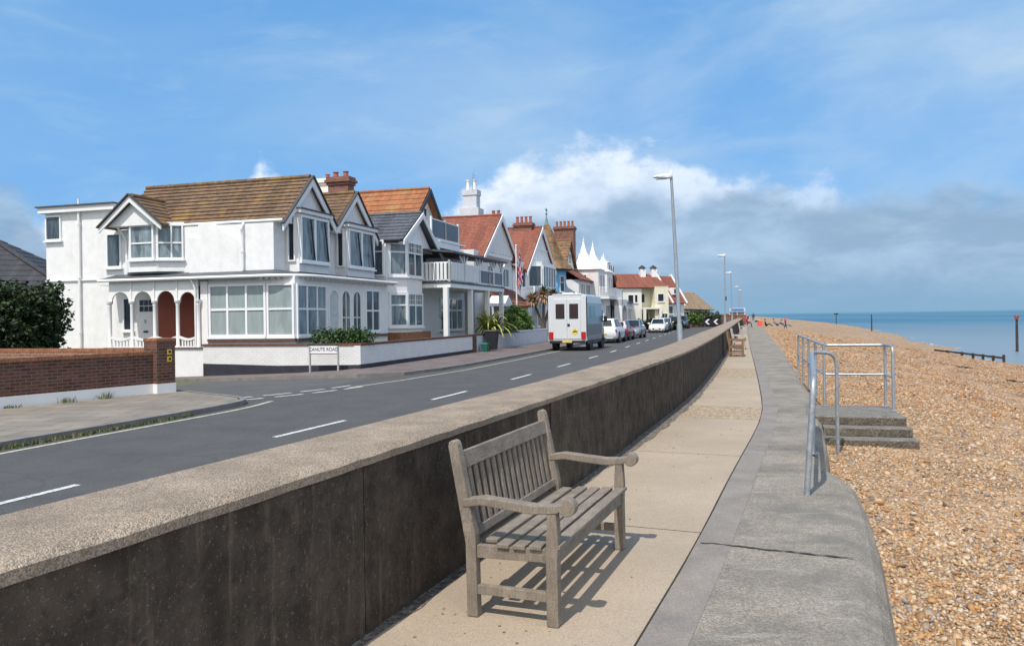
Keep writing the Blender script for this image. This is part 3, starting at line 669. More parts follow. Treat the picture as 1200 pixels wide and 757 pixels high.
hd = thing('clipped_hedge', 'tall dark green clipped hedge behind the corner brick wall', 'hedge', (-16, 23.5, FOOTZ))
stems(hd, (0, 0, 0), 9, 2.3, 2.2, mat('bark', (.09, .065, .045)), .05, 5)
hb = [((x, y, z), (.75, .75, .62)) for x in np.arange(-4.5, 2.6, .9) for y in (-.6, .5) for z in (.75, 1.7, 2.45)] + [((2.2, -.2, 2.1), (.7, .7, .7)), ((2.0, -.2, 1.3), (.6, .7, .6))]
leaves('foliage', hb, 75000, .045, HEDGE, hd, 1.5, .2, 4200, .085)
OFF[hd.name] = (0, 0, 0)
# ---------------------------------------------------------------- benches
def make_bench(name, label, m, loc, ang, group, L=1.478):
    t = thing(name, label, 'bench', loc, ang, group)         # local x along the bench, y towards its back
    def pr(poly, x, w): return MB().prism([(x - w / 2, y, z) for y, z in poly], (w, 0, 0))
    for x in (0, L):
        fl = [(-.032, 0), (.034, 0), (.034, .40), (.024, .60), (-.026, .60), (-.036, .46), (-.03, .36)]
        pr(fl, x, .066).build('leg', m, t, bevel=.005)
        bl = [(.435, 0), (.498, 0), (.503, .40), (.60, .93), (.597, .955), (.575, .968), (.553, .96), (.543, .94), (.443, .45)]
        pr(bl, x, .064).build('back_post', m, t, bevel=.005)
        ar = [(.515, .645), (.40, .665), (.25, .652), (.10, .64), (0, .645), (-.06, .655)]
        ro = [Vector((0, -.085 + .048 * math.cos(a), .638 + .048 * math.sin(a))) for a in [R(q_) for q_ in range(70, 331, 20)]]
        lo = [(-.03, .602), (.1, .590), (.25, .602), (.40, .617), (.515, .60)]
        pr(ar + [(p.y, p.z) for p in ro] + lo, x, .074).build('arm', m, t, bevel=.006)
        pr([(.034, .335), (.44, .325), (.44, .395), (.034, .405)], x, .04).build('seat_rail', m, t, bevel=.003)
        pr([(.034, .125), (.44, .125), (.44, .175), (.034, .175)], x, .042).build('stretcher', m, t, bevel=.003)
    MB().box(.033, L - .033, -.018, .018, .325, .395).build('front_rail', m, t, bevel=.004)
    MB().box(.033, L - .033, .452, .487, .325, .39).build('rear_rail', m, t, bevel=.004)
    MB().box(L / 2 - .025, L / 2 + .025, .018, .452, .33, .385).build('cross_bearer', m, t)
    ys = [-.035 + i * .0935 for i in range(5)]
    for i, y in enumerate(ys):
        z = .412 - .010 * math.sin(math.pi * i / 4) - .004 * i; x0, x1 = (.036, L - .036) if i in (0,) else (-.035, L + .035)
        if i == 0: x0, x1 = -.03, L + .03
        if i == 0: y -= .012
        if i == 4: x0, x1 = .036, L - .036
        MB().box(x0, x1, y, y + .071, z, z + .024).build('seat_slat', m, t, bevel=.005)
    def by(z): return .452 + (z - .40) * .178
    P = MB(); P.obb((.032, by(.80) + .005, .80), (1, 0, 0), (0, .175, .985), (0, .985, -.175), 0, L - .064, 0, .098, 0, .036); P.build('top_rail', m, t, bevel=.006)
    P = MB(); P.obb((.032, by(.425) + .005, .425), (1, 0, 0), (0, .175, .985), (0, .985, -.175), 0, L - .064, 0, .05, 0, .034); P.build('lower_back_rail', m, t, bevel=.004)
    n = 15
    for i in range(n):
        x = .032 + (L - .064) * (i + 1) / (n + 1)
        P = MB(); P.obb((x, by(.472) + .016, .472), (1, 0, 0), (0, .175, .985), (0, .985, -.175), -.021, .021, 0, .335, 0, .014); P.build('back_slat', m, t, bevel=.003)
    return t
BANG = math.atan2(.931, .365)
make_bench('park_bench', 'weathered grey slatted wooden bench nearest the camera, back to the sea wall', TEAK, (.203, 4.235, .002), BANG, 'wooden benches along the sea wall')
def far_bench(Y, label, m, L):
    x = xat(WALL, Y) + .78; make_bench('park_bench', label, m, (x, Y, .002), math.atan2(1, .305), 'wooden benches along the sea wall', L)
    return x
far_bench(30.2, 'brown wooden bench second along the sea wall, past the long empty stretch', TEAKB, 1.5)
far_bench(36.2, 'pale bench close behind the brown bench on the promenade', TEAKW, 1.5)
far_bench(61, 'bleached whitish bench against the sea wall, between the pale and the dark bench', TEAKW, 1.7)
xb4 = far_bench(94, 'dark stained bench far along the sea wall with a person in red on it', TEAKD, 1.8)

# ---------------------------------------------------------------- railings and beach steps
def arc3(p, c, q_, n=5):       # rounded corner from p round c to q
    p, c, q_ = Vector(p), Vector(c), Vector(q_); return [(p.lerp(c, i / n)).lerp(c.lerp(q_, i / n), i / n) for i in range(n + 1)]
def rail_path(pts, r=.18):
    out = [Vector(pts[0])]
    for a, c, e in zip(pts, pts[1:], pts[2:]):
        a, c, e = Vector(a), Vector(c), Vector(e); out += arc3(c + (a - c).normalized() * min(r, (a - c).length / 2), c, c + (e - c).normalized() * min(r, (e - c).length / 2))
    return out + [Vector(pts[-1])]
rt = thing('handrail', 'galvanised tube handrail with a leaning end post at the top of the beach steps', 'railing', (2.64, 7.18, 0)); OFF[rt.name] = (2.64, 7.18, 0)
MB().tube(rail_path([(2.64, 7.18, -.05), (2.73, 7.2, 1.07), (4.28, 11.35, 1.08), (4.66, 11.42, 1.07), (4.66, 11.42, -.4)], .2), .027, 12).build('top_rail', GALVR, rt, smooth=60)
MB().tube([(2.685, 7.19, .55), (4.3, 11.38, .56)], .022, 10).build('mid_rail', GALVR, rt, smooth=60)
for f in (.5, .98): MB().tube([(2.69 + 1.6 * f, 7.2 + 4.15 * f, 0), (2.72 + 1.57 * f, 7.2 + 4.15 * f, 1.06)], .025, 10).build('post', GALV, rt, smooth=60)
for p in ((3.49, 9.275),): MB().lathe([(0, .004), (.07, .004), (.07, .016), (.03, .02)], (*p, 0), 14).build('base_plate', GALVR, rt, smooth=40)
rt2 = thing('guard_rail', 'galvanised guard rail round the concrete landing and along the apron edge', 'railing', (5.48, 13.97, 0)); OFF[rt2.name] = (5.48, 13.97, 0)
Bp, Ap, Cp, Fp = (6.27, 13.09), (6.44, 13.72), (5.48, 13.97), (7.42, 20.6)
MB().tube(rail_path([(*Bp, 0), (*Bp, 1.07), (*Ap, 1.07), (*Cp, 1.07), (*Fp, 1.07), (*Fp, 0)], .12), .025, 10).build('top_rail', GALV, rt2, smooth=60)
MB().tube(rail_path([(*Bp, .56), (*Ap, .56), (*Cp, .56), (*Fp, .56)], .06), .02, 10).build('mid_rail', GALV, rt2, smooth=60)
for p in [Ap, Cp] + [(Cp[0] + (Fp[0] - Cp[0]) * f, Cp[1] + (Fp[1] - Cp[1]) * f) for f in (.25, .5, .75)]:
    MB().tube([(*p, 0), (*p, 1.06)], .024, 10).build('post', GALV, rt2, smooth=60)
for p in (Bp, Ap, Cp, Fp): MB().lathe([(0, .004), (.065, .004), (.065, .016), (.03, .02)], (*p, 0), 14).build('base_plate', GALVR, rt2, smooth=40)
st = thing('beach_steps', 'worn concrete landing with three steps down to the shingle', 'steps', (5.5, 12.6, 0)); OFF[st.name] = (5.5, 12.6, 0)
U_ = Vector((.963, -.265, 0)); V_2 = Vector((.265, .963, 0)); o_ = Vector((4.55, 12.76, 0))
b = MB(); b.obb(o_, U_, V_2, (0, 0, 1), 0, 1.62, 0, 1.62, -.7, -.001); b.build('landing', STEPM, st, bevel=.012)
RIS = mat('algae_stained_concrete', (.13, .11, .085), .9, .35, 6, .6, 40, extra=grit(70, dk=.5, br=1.8))
for i in (0, 1, 2): MB().obb(o_, U_, V_2, (0, 0, 1), .41 if i else .02, 1.61 + .03 * i, -.29 * i - .006, -.29 * i + .0, -.135 * i - .128, -.135 * i - .022).build('riser', RIS, st)
for i in (1, 2): MB().obb(o_, U_, V_2, (0, 0, 1), .40 - i * .02, 1.62 + .03 * i, -.29 * i, -.29 * (i - 1) - .003, -.8, -.135 * i).build('step', STEPM, st, bevel=.015)

# ---------------------------------------------------------------- street lamps
def lamp(loc, label, lean, box=False):
    t = thing('street_lamp', label, 'lamp post', loc, 0, 'street lamps behind the sea wall'); t.rotation_euler = (0, R(lean), 0)
    MB().lathe([(.0, 0), (.15, 0), (.15, .08), (.125, .12), (.125, 1.28), (.105, 1.36), (.092, 1.42), (.06, 7.62), (0, 7.64)], n=14).build('column', POSTM, t, smooth=40)
    MB().tube([(0, 0, 7.55), (-.03, 0, 7.68), (-.12, 0, 7.72)], .035, 8).build('bracket', POSTM, t, smooth=60)
    b = MB(); R_ = []
    for x, w, h0, h1 in ((.06, .05, 7.64, 7.72), (0, .11, 7.61, 7.80), (-.2, .14, 7.60, 7.82), (-.5, .14, 7.62, 7.79), (-.74, .10, 7.66, 7.74), (-.78, .04, 7.68, 7.71)):
        R_.append([(x, -w, h0 + .03), (x, -w * .7, h0), (x, w * .7, h0), (x, w, h0 + .03), (x, w, h1 - .05), (x, w * .6, h1), (x, -w * .6, h1), (x, -w, h1 - .05)])
    h = b.loft(R_).build('lantern', LAMPW, t, smooth=50)
    MB().lathe([(0, 7.80), (.05, 7.80), (.05, 7.9), (.03, 7.93), (0, 7.935)], (.0, 0, 0), 10).build('photocell', LAMPW, h, smooth=40)
    MB().box(-.66, -.2, -.09, .09, 7.585, 7.602).build('lens', mat('lamp_lens', (.45, .47, .46), .2, .05), h)
    if box: MB().box(.02, .16, -.09, .09, 3.1, 3.55).build('control_box', DARKM, t, bevel=.02)
lamp((7.22, 34.0, FOOTZ), 'tall grey street lamp nearest the camera, rising above the sea wall', -2.3)
for Y, lb, ln, bx in ((81, 'second street lamp from the camera, with a small dark box on its column', .6, True), (115, 'third street lamp from the camera, slimmer against the sky', -1.0, False),
                  (175, 'fourth street lamp from the camera, close in front of the last', -.8, False), (203, 'farthest and smallest street lamp of the row', -.8, False)):
    lamp((xat(WOUT, Y) - .62, Y, FOOTZ), lb, ln, bx)

# ---------------------------------------------------------------- street name plate, bins, chevrons
def text_mesh(name, s, size, m, parent, loc, U, N, ext=.003, sx=1.0):
    c = bpy.data.curves.new('lettering', 'FONT'); c.body = s; c.size = size; c.extrude = ext; c.align_x = 'CENTER'; c.align_y = 'CENTER'; c.offset = size * .012
    tmp = bpy.data.objects.new('tmp', c); COL.objects.link(tmp); dg = bpy.context.evaluated_depsgraph_get()
    me = bpy.data.meshes.new_from_object(tmp.evaluated_get(dg)); bpy.data.objects.remove(tmp)
    U = Vector(U); N = Vector(N); V = N.cross(U); of = Vector(OFF.get(parent.name, (0, 0, 0)))
    for v in me.vertices: p = v.co; v.co = Vector(loc) - of + U * p.x * sx + V * p.y + N * p.z
    me.materials.clear(); me.materials.append(m); o = bpy.data.objects.new(name, me); COL.objects.link(o); o.parent = parent; return o
sg = house('street_name_sign', 'white street nameplate reading CANUTE ROAD on two grey posts', -.5, 1.2, 'sign')
for d in (1.74, .62): MB().box(-.535, -.475, d - .03, d + .03, -.45, .76).build('post', mat('grey_green_post', (.34, .35, .31), .6, .1), sg, bevel=.006)
MB().obb((0, 0, 0), (1, 0, 0), (0, 1, 0), (0, 0, 1), -.53, -.50, .655, 1.705, .455, .735).build('plate', WHITE, sg)
b = MB(); b.box(-.545, -.49, .59, 1.77, .738, .775); b.box(-.54, -.495, .652, 1.708, .425, .452); b.build('frame', DARKM, sg)
text_mesh('lettering', 'CANUTE ROAD', .178, mat('blue_black_paint', (.05, .07, .11), .5), sg, (-.533, 1.18, .592), (0, -1, 0), (-1, 0, 0), .002, .92)
BINM = mat('black_plastic', (.022, .022, .026), .5, .15, 4); BING = mat('green_plastic', (.02, .12, .09), .45, .15, 4)
bn = house('wheelie_bin', 'black wheeled bin with a lid on the pavement beside the garden wall', 14.05, -.42, 'bin', gz=FOOTZ); OFF[bn.name] = (0, 0, 0)
MB().loft([[(sx * (.20 + .07 * f), sy * (.24 + .08 * f) - .02, .08 + .92 * f) for sx, sy in ((-1, -1), (1, -1), (1, 1), (-1, 1))] for f in (0, .25, .5, .75, 1)]).build('body', BINM, bn, bevel=.02)
MB().loft([[(sx * w, sy * (w + .07) - .02, z) for sx, sy in ((-1, -1), (1, -1), (1, 1), (-1, 1))] for w, z in ((.29, 1.0), (.295, 1.04), (.26, 1.1), (.1, 1.125))]).build('lid', BINM, bn, bevel=.015)
MB().tube([(-.2, .36, 1.02), (.2, .36, 1.02)], .018, 8).build('handle', BINM, bn)
for x in (-.24, .24): MB().tube([(x - .03, .24, .1), (x + .03, .24, .1)], .1, 14).build('wheel', RUBBER, bn)
gb = house('food_waste_caddy', 'small dark green food caddy on the pavement beside the black wheeled bin', 13.2, -.35, 'bin', gz=FOOTZ); OFF[gb.name] = (0, 0, 0)
MB().loft([[(sx * w, sy * w, z) for sx, sy in ((-1, -.8), (1, -.8), (1, .8), (-1, .8))] for w, z in ((.17, 0), (.22, .36))]).build('body', BING, gb, bevel=.02)
MB().loft([[(sx * w, sy * w, z) for sx, sy in ((-1, -.8), (1, -.8), (1, .8), (-1, .8))] for w, z in ((.235, .363), (.235, .40), (.14, .46))]).build('lid', BING, gb, bevel=.015)
MB().tube([(-.2, .0, .33), (-.19, -.22, .42), (.19, -.22, .42), (.2, 0, .33)], .012, 8).build('handle', BINM, gb)
ch = thing('chevron_sign', 'black sign with two white chevrons pointing left at the bend of the road', 'road sign', (27.4, 109, FOOTZ), R(-4))
MB().box(-1.2, 1.2, 0, .04, .28, 1.12).build('board', mat('black_board', (.015, .015, .02), .5), ch)
for x in (-.6, .55):
    MB().prism([(x - .3, -.012, .7), (x + .1, -.012, 1.06), (x + .36, -.012, 1.06), (x - .02, -.012, .7), (x + .36, -.012, .34), (x + .1, -.012, .34)], (0, .01, 0)).build('chevron', WHITE, ch)
for x in (-.9, .9): MB().tube([(x, .07, 0), (x, .07, 1.1)], .03, 8).build('post', POSTM, ch)

# ---------------------------------------------------------------- beach posts and groyne
def marker(loc, h, label, kind):
    t = thing('groyne_marker_post', label, 'post', loc, 0, 'marker posts at the water')
    MB().tube([(0, 0, -1.5), (0, 0, h * .5), (0, 0, h)], [.15, .14, .12], 10).build('post', TIMBER, t, smooth=60)
    if kind == 'red':
        b = MB(); R2 = [(.22, h - .2), (.22, h + .2)]
        for r, z in R2: b.tube([(r * math.cos(a), r * math.sin(a), z) for a in np.linspace(0, 2 * math.pi, 17)], .035, 6)
        for a in np.linspace(0, 2 * math.pi, 8, endpoint=False): b.tube([(.22 * math.cos(a), .22 * math.sin(a), h - .2), (.22 * math.cos(a), .22 * math.sin(a), h + .2)], .025, 6)
        b.build('topmark', mat('faded_red_paint', (.35, .09, .08), .6), t)
    if kind == 'tee': MB().box(-.75, .75, -.12, .12, h - .3, h + .25).build('topmark', TIMBER, t)
marker((55.7, 87.6, -3.0), 3.8, 'dark post standing in the sea with a faded red cage on top', 'red')
marker((82, 181, -3.1), 4.1, 'plain dark post at the edge of the water, middle of the three', 'plain')
marker((116, 284, -3.0), 4.0, 'farthest dark marker post, with a short crossboard at its head', 'tee')
gr = thing('timber_groyne', 'low dark timber groyne running down the shingle to the water', 'groyne', (0, 0, 0))
ga, gb2 = Vector((38.6, 72.6, -2.15)), Vector((40.6, 65.6, -2.55))
gr.location = ga; OFF[gr.name] = tuple(ga)
MB().bar(ga + Vector((0, 0, .2)), gb2 + Vector((0, 0, .2)), .1, .16).build('plank', TIMBER, gr)
for f in (.2, .42, .58, .72, .86, 1.0):
    p = ga.lerp(gb2, f); MB().box(p.x - .08, p.x + .08, p.y - .08, p.y + .08, p.z - .8, p.z + .32 + .15 * (f == 1)).build('post', TIMBER, gr)

for i, (X, Y, L_) in enumerate(((19.3, 31, .5), (23.5, 41.5, .7), (21.8, 38.5, .4))):
    z = beach_z(max(0, (X - xat(EDGE, Y)) * .95), Y); t = thing('seaweed', ('dark clump of dried seaweed on the shingle, nearest of three', 'larger dark strand of seaweed on the shingle, farthest of three', 'small dark scrap of seaweed between the other two strands')[i], 'seaweed', (X, Y, z), i); q_ = random.Random(i); b = MB()
    for k in range(14):
        p = Vector((q_.gauss(0, L_ * .4), q_.gauss(0, L_ * .15), .02)); pts = [p]
        for _ in range(4): p = p + Vector((q_.uniform(-.12, .16), q_.uniform(-.08, .08), q_.uniform(-.02, .03))); pts.append(p)
        b.tube(pts, [.02, .022, .018, .014, .006], 5)
    b.build('strands', mat('dry_seaweed', (.04, .03, .022), .8, .3, 9), t)

# small stones kicked onto the path, thicker along the wall foot and under the bench
b = MB(); q_ = random.Random(21)
for i in range(170):
    Y = 3.2 + 14 * q_.random() ** 1.6; x0 = xat(WALL, Y + .3); x1 = xat(JOIN, Y); f = q_.random() ** 3.2 if q_.random() < .8 else q_.random()
    X = x0 + .12 + (x1 - x0 - .2) * f; r = q_.uniform(.003, .008) * (1.3 if q_.random() < .15 else 1); a = q_.uniform(0, 6.28)
    b.loft([[(X + r * k * 1.3 * math.cos(t_ + a) , Y + r * k * math.sin(t_ + a), .002 + z * r) for t_ in np.linspace(0, 2 * math.pi, 6, endpoint=False)] for k, z in ((.8, 0), (1, .4), (.75, .9), (.2, 1.1))])
tag(b.build('scattered_stones', mat('loose_grit_stone', (.26, .2, .14), .85, .5, 30), smooth=60), 'small loose stones scattered on the beige path along the wall foot and bench', 'stones', kind='stuff')
# ---------------------------------------------------------------- corner house (house coordinates: s along the street, d back from the garden wall)
h = house('corner_house', 'white two storey corner house with two front gables, arcaded porch and sunroom', .95, 4.1)
b = MB()
b.box(.95, 8.6, 4.1, 12.45, 3.2, 5.42)                    # upper storey
b.box(1.9, 8.6, 4.1, 12.45, -.6, 3.195)                   # ground storey core behind porch
b.box(.36, 8.3, 2.84, 6.62, -.6, 3.3)                     # sunroom and front lean-to
b.box(.30, 1.895, 6.62, 6.94, -.6, 3.195)
b.box(.12, .36, 6.62, 11.35, -.75, .62)
b.prism([(.98, 3.74, 5.425), (4.78, 3.74, 5.425), (2.9, 3.74, 7.27)], (0, .7, 0)); b.prism([(4.84, 3.74, 5.425), (8.6, 3.74, 5.425), (6.75, 3.74, 7.18)], (0, .7, 0))
b.prism([(.34, 8.8, 5.5), (.34, 11.3, 5.5), (.34, 10.05, 6.46)], (.5, 0, 0))
wallo = b.build('wall', RENDER, h)
# flue breast and string on the side wall
MB().prism([(.952, 7.85, 3.5), (.952, 7.85, 4.95), (.952, 7.4, 4.95), (.952, 7.4, 5.5), (.952, 6.75, 5.5), (.952, 5.4, 4.62), (.952, 5.4, 3.5)], (-.13, 0, 0)).build('flue_breast', RENDER, h)
# roofs
rf = MB()
rf.roof((1.0, 3.62, 5.55), (1.0, 11.6, 5.55), (2.9, 11.6, 7.42), (2.9, 3.62, 7.42), 11, t=.045)
rf.roof((4.82, 11.6, 5.62), (4.82, 3.62, 5.62), (2.9, 3.62, 7.42), (2.9, 11.6, 7.42), 10)
rf.roof((4.78, 3.62, 5.62), (4.78, 11.6, 5.62), (6.75, 11.6, 7.34), (6.75, 3.62, 7.34), 10)
rf.roof((8.75, 11.6, 5.45), (8.75, 3.62, 5.45), (6.75, 3.62, 7.34), (6.75, 11.6, 7.34), 11)
rf.roof((.22, 8.62, 5.50), (1.05, 8.62, 5.50), (2.2, 10.05, 6.66), (.22, 10.05, 6.66), 7)
rf.roof((1.05, 11.5, 5.50), (.22, 11.5, 5.50), (.22, 10.05, 6.66), (2.2, 10.05, 6.66), 7)
roofo = rf.build('roof', TILE_BR, h)
rd = MB()
for s_, z_ in ((2.9, 7.42), (6.75, 7.34)):
    k = 3.62; rd = MB()
    while k < 11.5: rd.tube([(s_, k, z_ + .03), (s_, k + .424, z_ + .03)], [.105, .095], 8); k += .42
    rd.build('ridge_tiles', TILE_BR, roofo, smooth=40)
k = .24; rd = MB()
while k < 2.0: rd.tube([(k, 10.05, 6.68), (k + .424, 10.05, 6.68)], [.095, .085], 8); k += .42
rd.build('ridge_tiles', TILE_BR, roofo, smooth=40)
b = MB(); b.prism([(1.2, 11.55, 5.6), (4.8, 11.55, 5.6), (2.9, 11.55, 7.3)], (0, .1, 0)); b.prism([(4.8, 11.55, 5.6), (8.6, 11.55, 5.5), (6.75, 11.55, 7.2)], (0, .1, 0)); b.build('rear_gable', RENDER, h)
verge(h, (.72, 3.56, 5.33), (2.9, 3.56, 7.42), (4.78, 3.56, 5.62)); verge(h, (4.84, 3.56, 5.60), (6.75, 3.56, 7.34), (8.82, 3.56, 5.40))
verge(h, (.17, 11.55, 5.44), (.17, 10.05, 6.66), (.17, 8.58, 5.46), w=.2)
b = MB()
for a, c in (((.66, 3.5, 5.32), (2.9, 3.5, 7.48)), ((2.9, 3.5, 7.48), (4.8, 3.5, 5.66)), ((4.8, 3.5, 5.64), (6.75, 3.5, 7.40)), ((6.75, 3.5, 7.40), (8.88, 3.5, 5.38)), ((.1, 11.6, 5.45), (.1, 10.05, 6.72)), ((.1, 10.05, 6.72), (.1, 8.5, 5.46))):
    MB().bar(a, c, .14, .05).build('verge_edge', mat('dark_tile_edge', (.07, .06, .055), .8, .2, 5), roofo)
# gutters and downpipes
b = MB(); b.tube([(.98, 3.7, 5.5), (.98, 8.55, 5.5)], .065, 8); b.build('gutter', WHITE, h, smooth=50)
b = MB(); b.tube(rail_path([(.98, 5.42, 5.46), (.78, 5.42, 5.25), (.86, 5.42, 5.05), (.86, 5.42, 3.6)], .1), .05, 8); b.tube([(.86, 5.42, 4.3), (.86, 5.42, 4.38)], .07, 8); b.build('downpipe', WHITE, h, smooth=50)
b = MB(); b.tube(rail_path([(.5, 11.0, 5.5), (.75, 10.95, 5.2), (.88, 10.9, 5.0), (.88, 10.9, 3.65)], .1), .045, 8); b.build('downpipe', WHITE, h, smooth=50)
b = MB(); b.tube(rail_path([(.06, 7.2, 3.28), (.10, 7.1, 3.1), (.14, 7.05, 2.9), (.14, 7.05, .7)], .1), .04, 8); b.build('downpipe', WHITE, h, smooth=50)
# lean-to roof with curved corner, gutter along its edge
oe = [(.02, 11.5)] + [(.02, y) for y in (9, 6, 4.2)]; arc = [(.02 + 1.45 * (1 - math.cos(a)), 3.95 - 1.45 * math.sin(a)) for a in np.linspace(0, math.pi / 2, 10)]
oe = oe + arc + [(4, 2.5), (8.75, 2.5)]; ie = [(1.0, 11.5), (1.0, 9), (1.0, 6), (1.0, 4.2)] + [(1.0, 4.15)] * 5 + [(1.3, 4.15)] * 5 + [(4, 4.15), (8.75, 4.15)]
b = MB()
for i in range(len(oe) - 1):
    b.q((*oe[i], 3.37), (*oe[i + 1], 3.37), (*ie[i + 1], 3.62), (*ie[i], 3.62)); b.q((*oe[i + 1], 3.33), (*oe[i], 3.33), (*ie[i], 3.33), (*ie[i + 1], 3.33))
    b.q((*oe[i + 1], 3.37), (*oe[i], 3.37), (*oe[i], 3.33), (*oe[i + 1], 3.33))
b.build('lean_to_roof', LEAD, h)
MB().tube([(x - .03, y, 3.32) for x, y in oe], .06, 8).build('gutter', WHITE, h, smooth=60)
b = MB(); dt = 0
for i in range(len(oe) - 1):                               # dentil band beneath the gutter round the front
    a, c = Vector((*oe[i], 3.2)), Vector((*oe[i + 1], 3.2)); n = max(1, int((c - a).length / .22)); dd = (c - a).normalized(); nr = Vector((dd.y, -dd.x, 0))
    if i < 3: continue
    for k in range(n): b.obb(a.lerp(c, k / n), dd, (0, 0, 1), nr, 0, .1, 0, .1, -.3, -.1)
b.build('dentil_band', WHITE, h)
# oriel on the side wall
b = MB(); b.prism([(.95, 10.95, 3.66), (.48, 10.42, 3.66), (.48, 9.12, 3.66), (.95, 8.15, 3.66)], (0, 0, .46)); b.prism([(.95, 10.95, 5.5), (.48, 10.42, 5.5), (.48, 9.12, 5.5), (.95, 8.15, 5.5)], (0, 0, .12)); b.prism([(.95, 10.9, 4.1), (.52, 10.4, 4.1), (.52, 9.14, 4.1), (.95, 8.2, 4.1)], (0, 0, 1.42)); b.build('oriel_wall', RENDER, h)
window(h, (.48, 10.34, 4.14), SD, 1.16, 1.4, 1, [.47], BLIND2, .08, .06)
cv_ = Vector((.47, -.97, 0)).normalized(); window(h, (.5, 9.08, 4.14), cv_, 1.0, 1.38, [.55], [.47], BLIND2, .06, .06)
window(h, (.945, 11.92, 3.9), SD, .74, 1.42, 1, 1, GLASS, .07)
# front bays under the gables
for s0, s1, zt_ in ((1.78, 4.1, 5.86), (5.72, 8.35, 5.72)):
    b = MB(); b.box(s0, s1, 3.5, 4.1, 3.55, zt_); b.build('bay_wall', RENDER, h)
    r2 = MB(); r2.box(s0 - .12, s1 + .12, 3.34, 4.1, zt_ + .002, zt_ + .14); r2.build('bay_cornice', WHITE, h)
    MB().prism([(s0 - .16, 3.28, zt_ + .145), (s1 + .16, 3.28, zt_ + .145), (s1 + .16, 3.28, zt_ + .19), (s0 - .16, 3.28, zt_ + .19)], (0, .8, 0)).build('bay_roof', LEAD, h)
    wo = window(h, (s0 + .06, 3.495, 3.95), FR, s1 - s0 - .12, zt_ - 4.02, 2, 1, BLIND2, .09, .16)
    for k in (0, 1):                                       # tilted opening lights
        w_ = (s1 - s0 - .12) / 2; x0 = s0 + .06 + k * w_
        m_ = MB(); pts = [(x0 + w_ * .62, 3.40, zt_ - .2), (x0 + w_ * .92, 3.42, 4.06)]; m_.bar(*pts, .05, .045); m_.build('opening_light', DARKM, wo)
    window(h, (s0 - .005, 3.98, 3.95), SD, .34, zt_ - 4.02, 1, 1, GLASS_D, .06, sill=False)
# sunroom glazing
window(h, (.36, 6.58, 1.04), SD, 2.52, 2.02, [.33, .66], [.52], BLIND, .09, .085)
window(h, (.36, 4.02, 1.04), SD, 1.16, 2.0, 1, [.52], BLIND, .08, .07)
window(h, (.42, 2.84, 1.04), FR, 2.2, 1.98, 3, [.52], BLIND2, .08, .07)
window(h, (6.0, 2.84, 1.08), FR, 1.42, 1.88, 2, [.5], GLASS, .08, .07)
def archwin(s0, s1, z0, zs, m, dep=.03, frame=True):
    c = (s0 + s1) / 2; r = (s1 - s0) / 2
    def out(r_, y): return [(c - r_, y, z0 + (r - r_)), (c + r_, y, z0 + (r - r_))] + [(c + r_ * math.cos(a), y, zs + r_ * math.sin(a)) for a in np.linspace(0, math.pi, 13)]
    f = MB(); A, Bv = out(r + .06, 2.80), out(r, 2.80); n = len(A)
    for i in range(n): k = (i + 1) % n; f.q(A[i], A[k], Bv[k], Bv[i]); f.q((A[k][0], 2.84, A[k][2]), A[k], A[i], (A[i][0], 2.84, A[i][2])); f.q(Bv[i], Bv[k], (Bv[k][0], 2.84, Bv[k][2]), (Bv[i][0], 2.84, Bv[i][2]))
    if frame: f.box(c - .02, c + .02, 2.805, 2.838, z0, zs + r * .9); f.box(s0, s1, 2.805, 2.838, (z0 + zs) / 2 - .02, (z0 + zs) / 2 + .02)
    fo = f.build('window', UPVC, h); g_ = MB(); P = out(r, 2.832); g_.q(*P); g_.build('pane', m, fo)
archwin(2.86, 3.62, .95, 2.45, mat('shaded_niche', (.55, .55, .56), .8), frame=False)
archwin(3.92, 4.58, .95, 2.5, GLASS); archwin(4.9, 5.56, .95, 2.5, GLASS)
b = MB(); b.obb((.30, 6.62, 0), (0, -1, 0), (0, 0, 1), (-1, 0, 0), 0, 3.82, .87, .97, -.05, .05); b.box(.36, 8.3, 2.72, 2.83, .87, .97); b.build('brick_sill', BRICKD, h)
# porch arcade
cols_d = [11.15, 10.07, 8.99, 7.92, 6.98]
for d in cols_d:
    MB().lathe([(0, .6), (.10, .6), (.10, .72), (.072, .76), (.07, 2.28), (.085, 2.32), (.07, 2.35), (.12, 2.42), (.125, 2.5), (0, 2.5)], (.22, d, 0), 14).build('column', WHITE, h, smooth=40)
b = MB()
for d1, d0 in zip(cols_d, cols_d[1:]):
    c, r = (d0 + d1) / 2, (d1 - d0) / 2 - .13; n = 18
    bot = [(d1, 2.5), (c + r, 2.46)] + [(c + r * math.cos(a), 2.46 + (r * 1.0) * math.sin(a)) for a in np.linspace(0, math.pi, n)] + [(c - r, 2.46), (d0, 2.5)]
    b.prism([(.19, d1, 3.3)] + [(.19, y, z) for y, z in bot] + [(.19, d0, 3.3)], (.06, 0, 0))
for d in cols_d[1:4]: b.box(.15, .19, d - .035, d + .035, 2.5, 3.29)
b.build('arcade', WHITE, h)
for d1, d0 in zip(cols_d, cols_d[1:]):
    b = MB(); n = 10; P = [(d1 - .08 + (d0 - d1 + .16) * i / n, 1.06 - .09 * math.sin(math.pi * i / n)) for i in range(n + 1)]
    b.loft([[(x, y, z + dz) for x, dz in ((.17, -.05), (.27, -.05), (.27, .04), (.17, .04))] for y, z in P]); b.box(.19, .25, d0 + .08, d1 - .08, .66, .70)
    for i in range(1, 6): y = d1 - .08 + (d0 - d1 + .16) * i / 6; b.box(.195, .245, y - .035, y + .035, .70, .96)
    b.build('balustrade', WHITE, h)
MB().box(.06, .42, 6.62, 11.36, .625, .66).build('porch_coping', BRICKD, h)
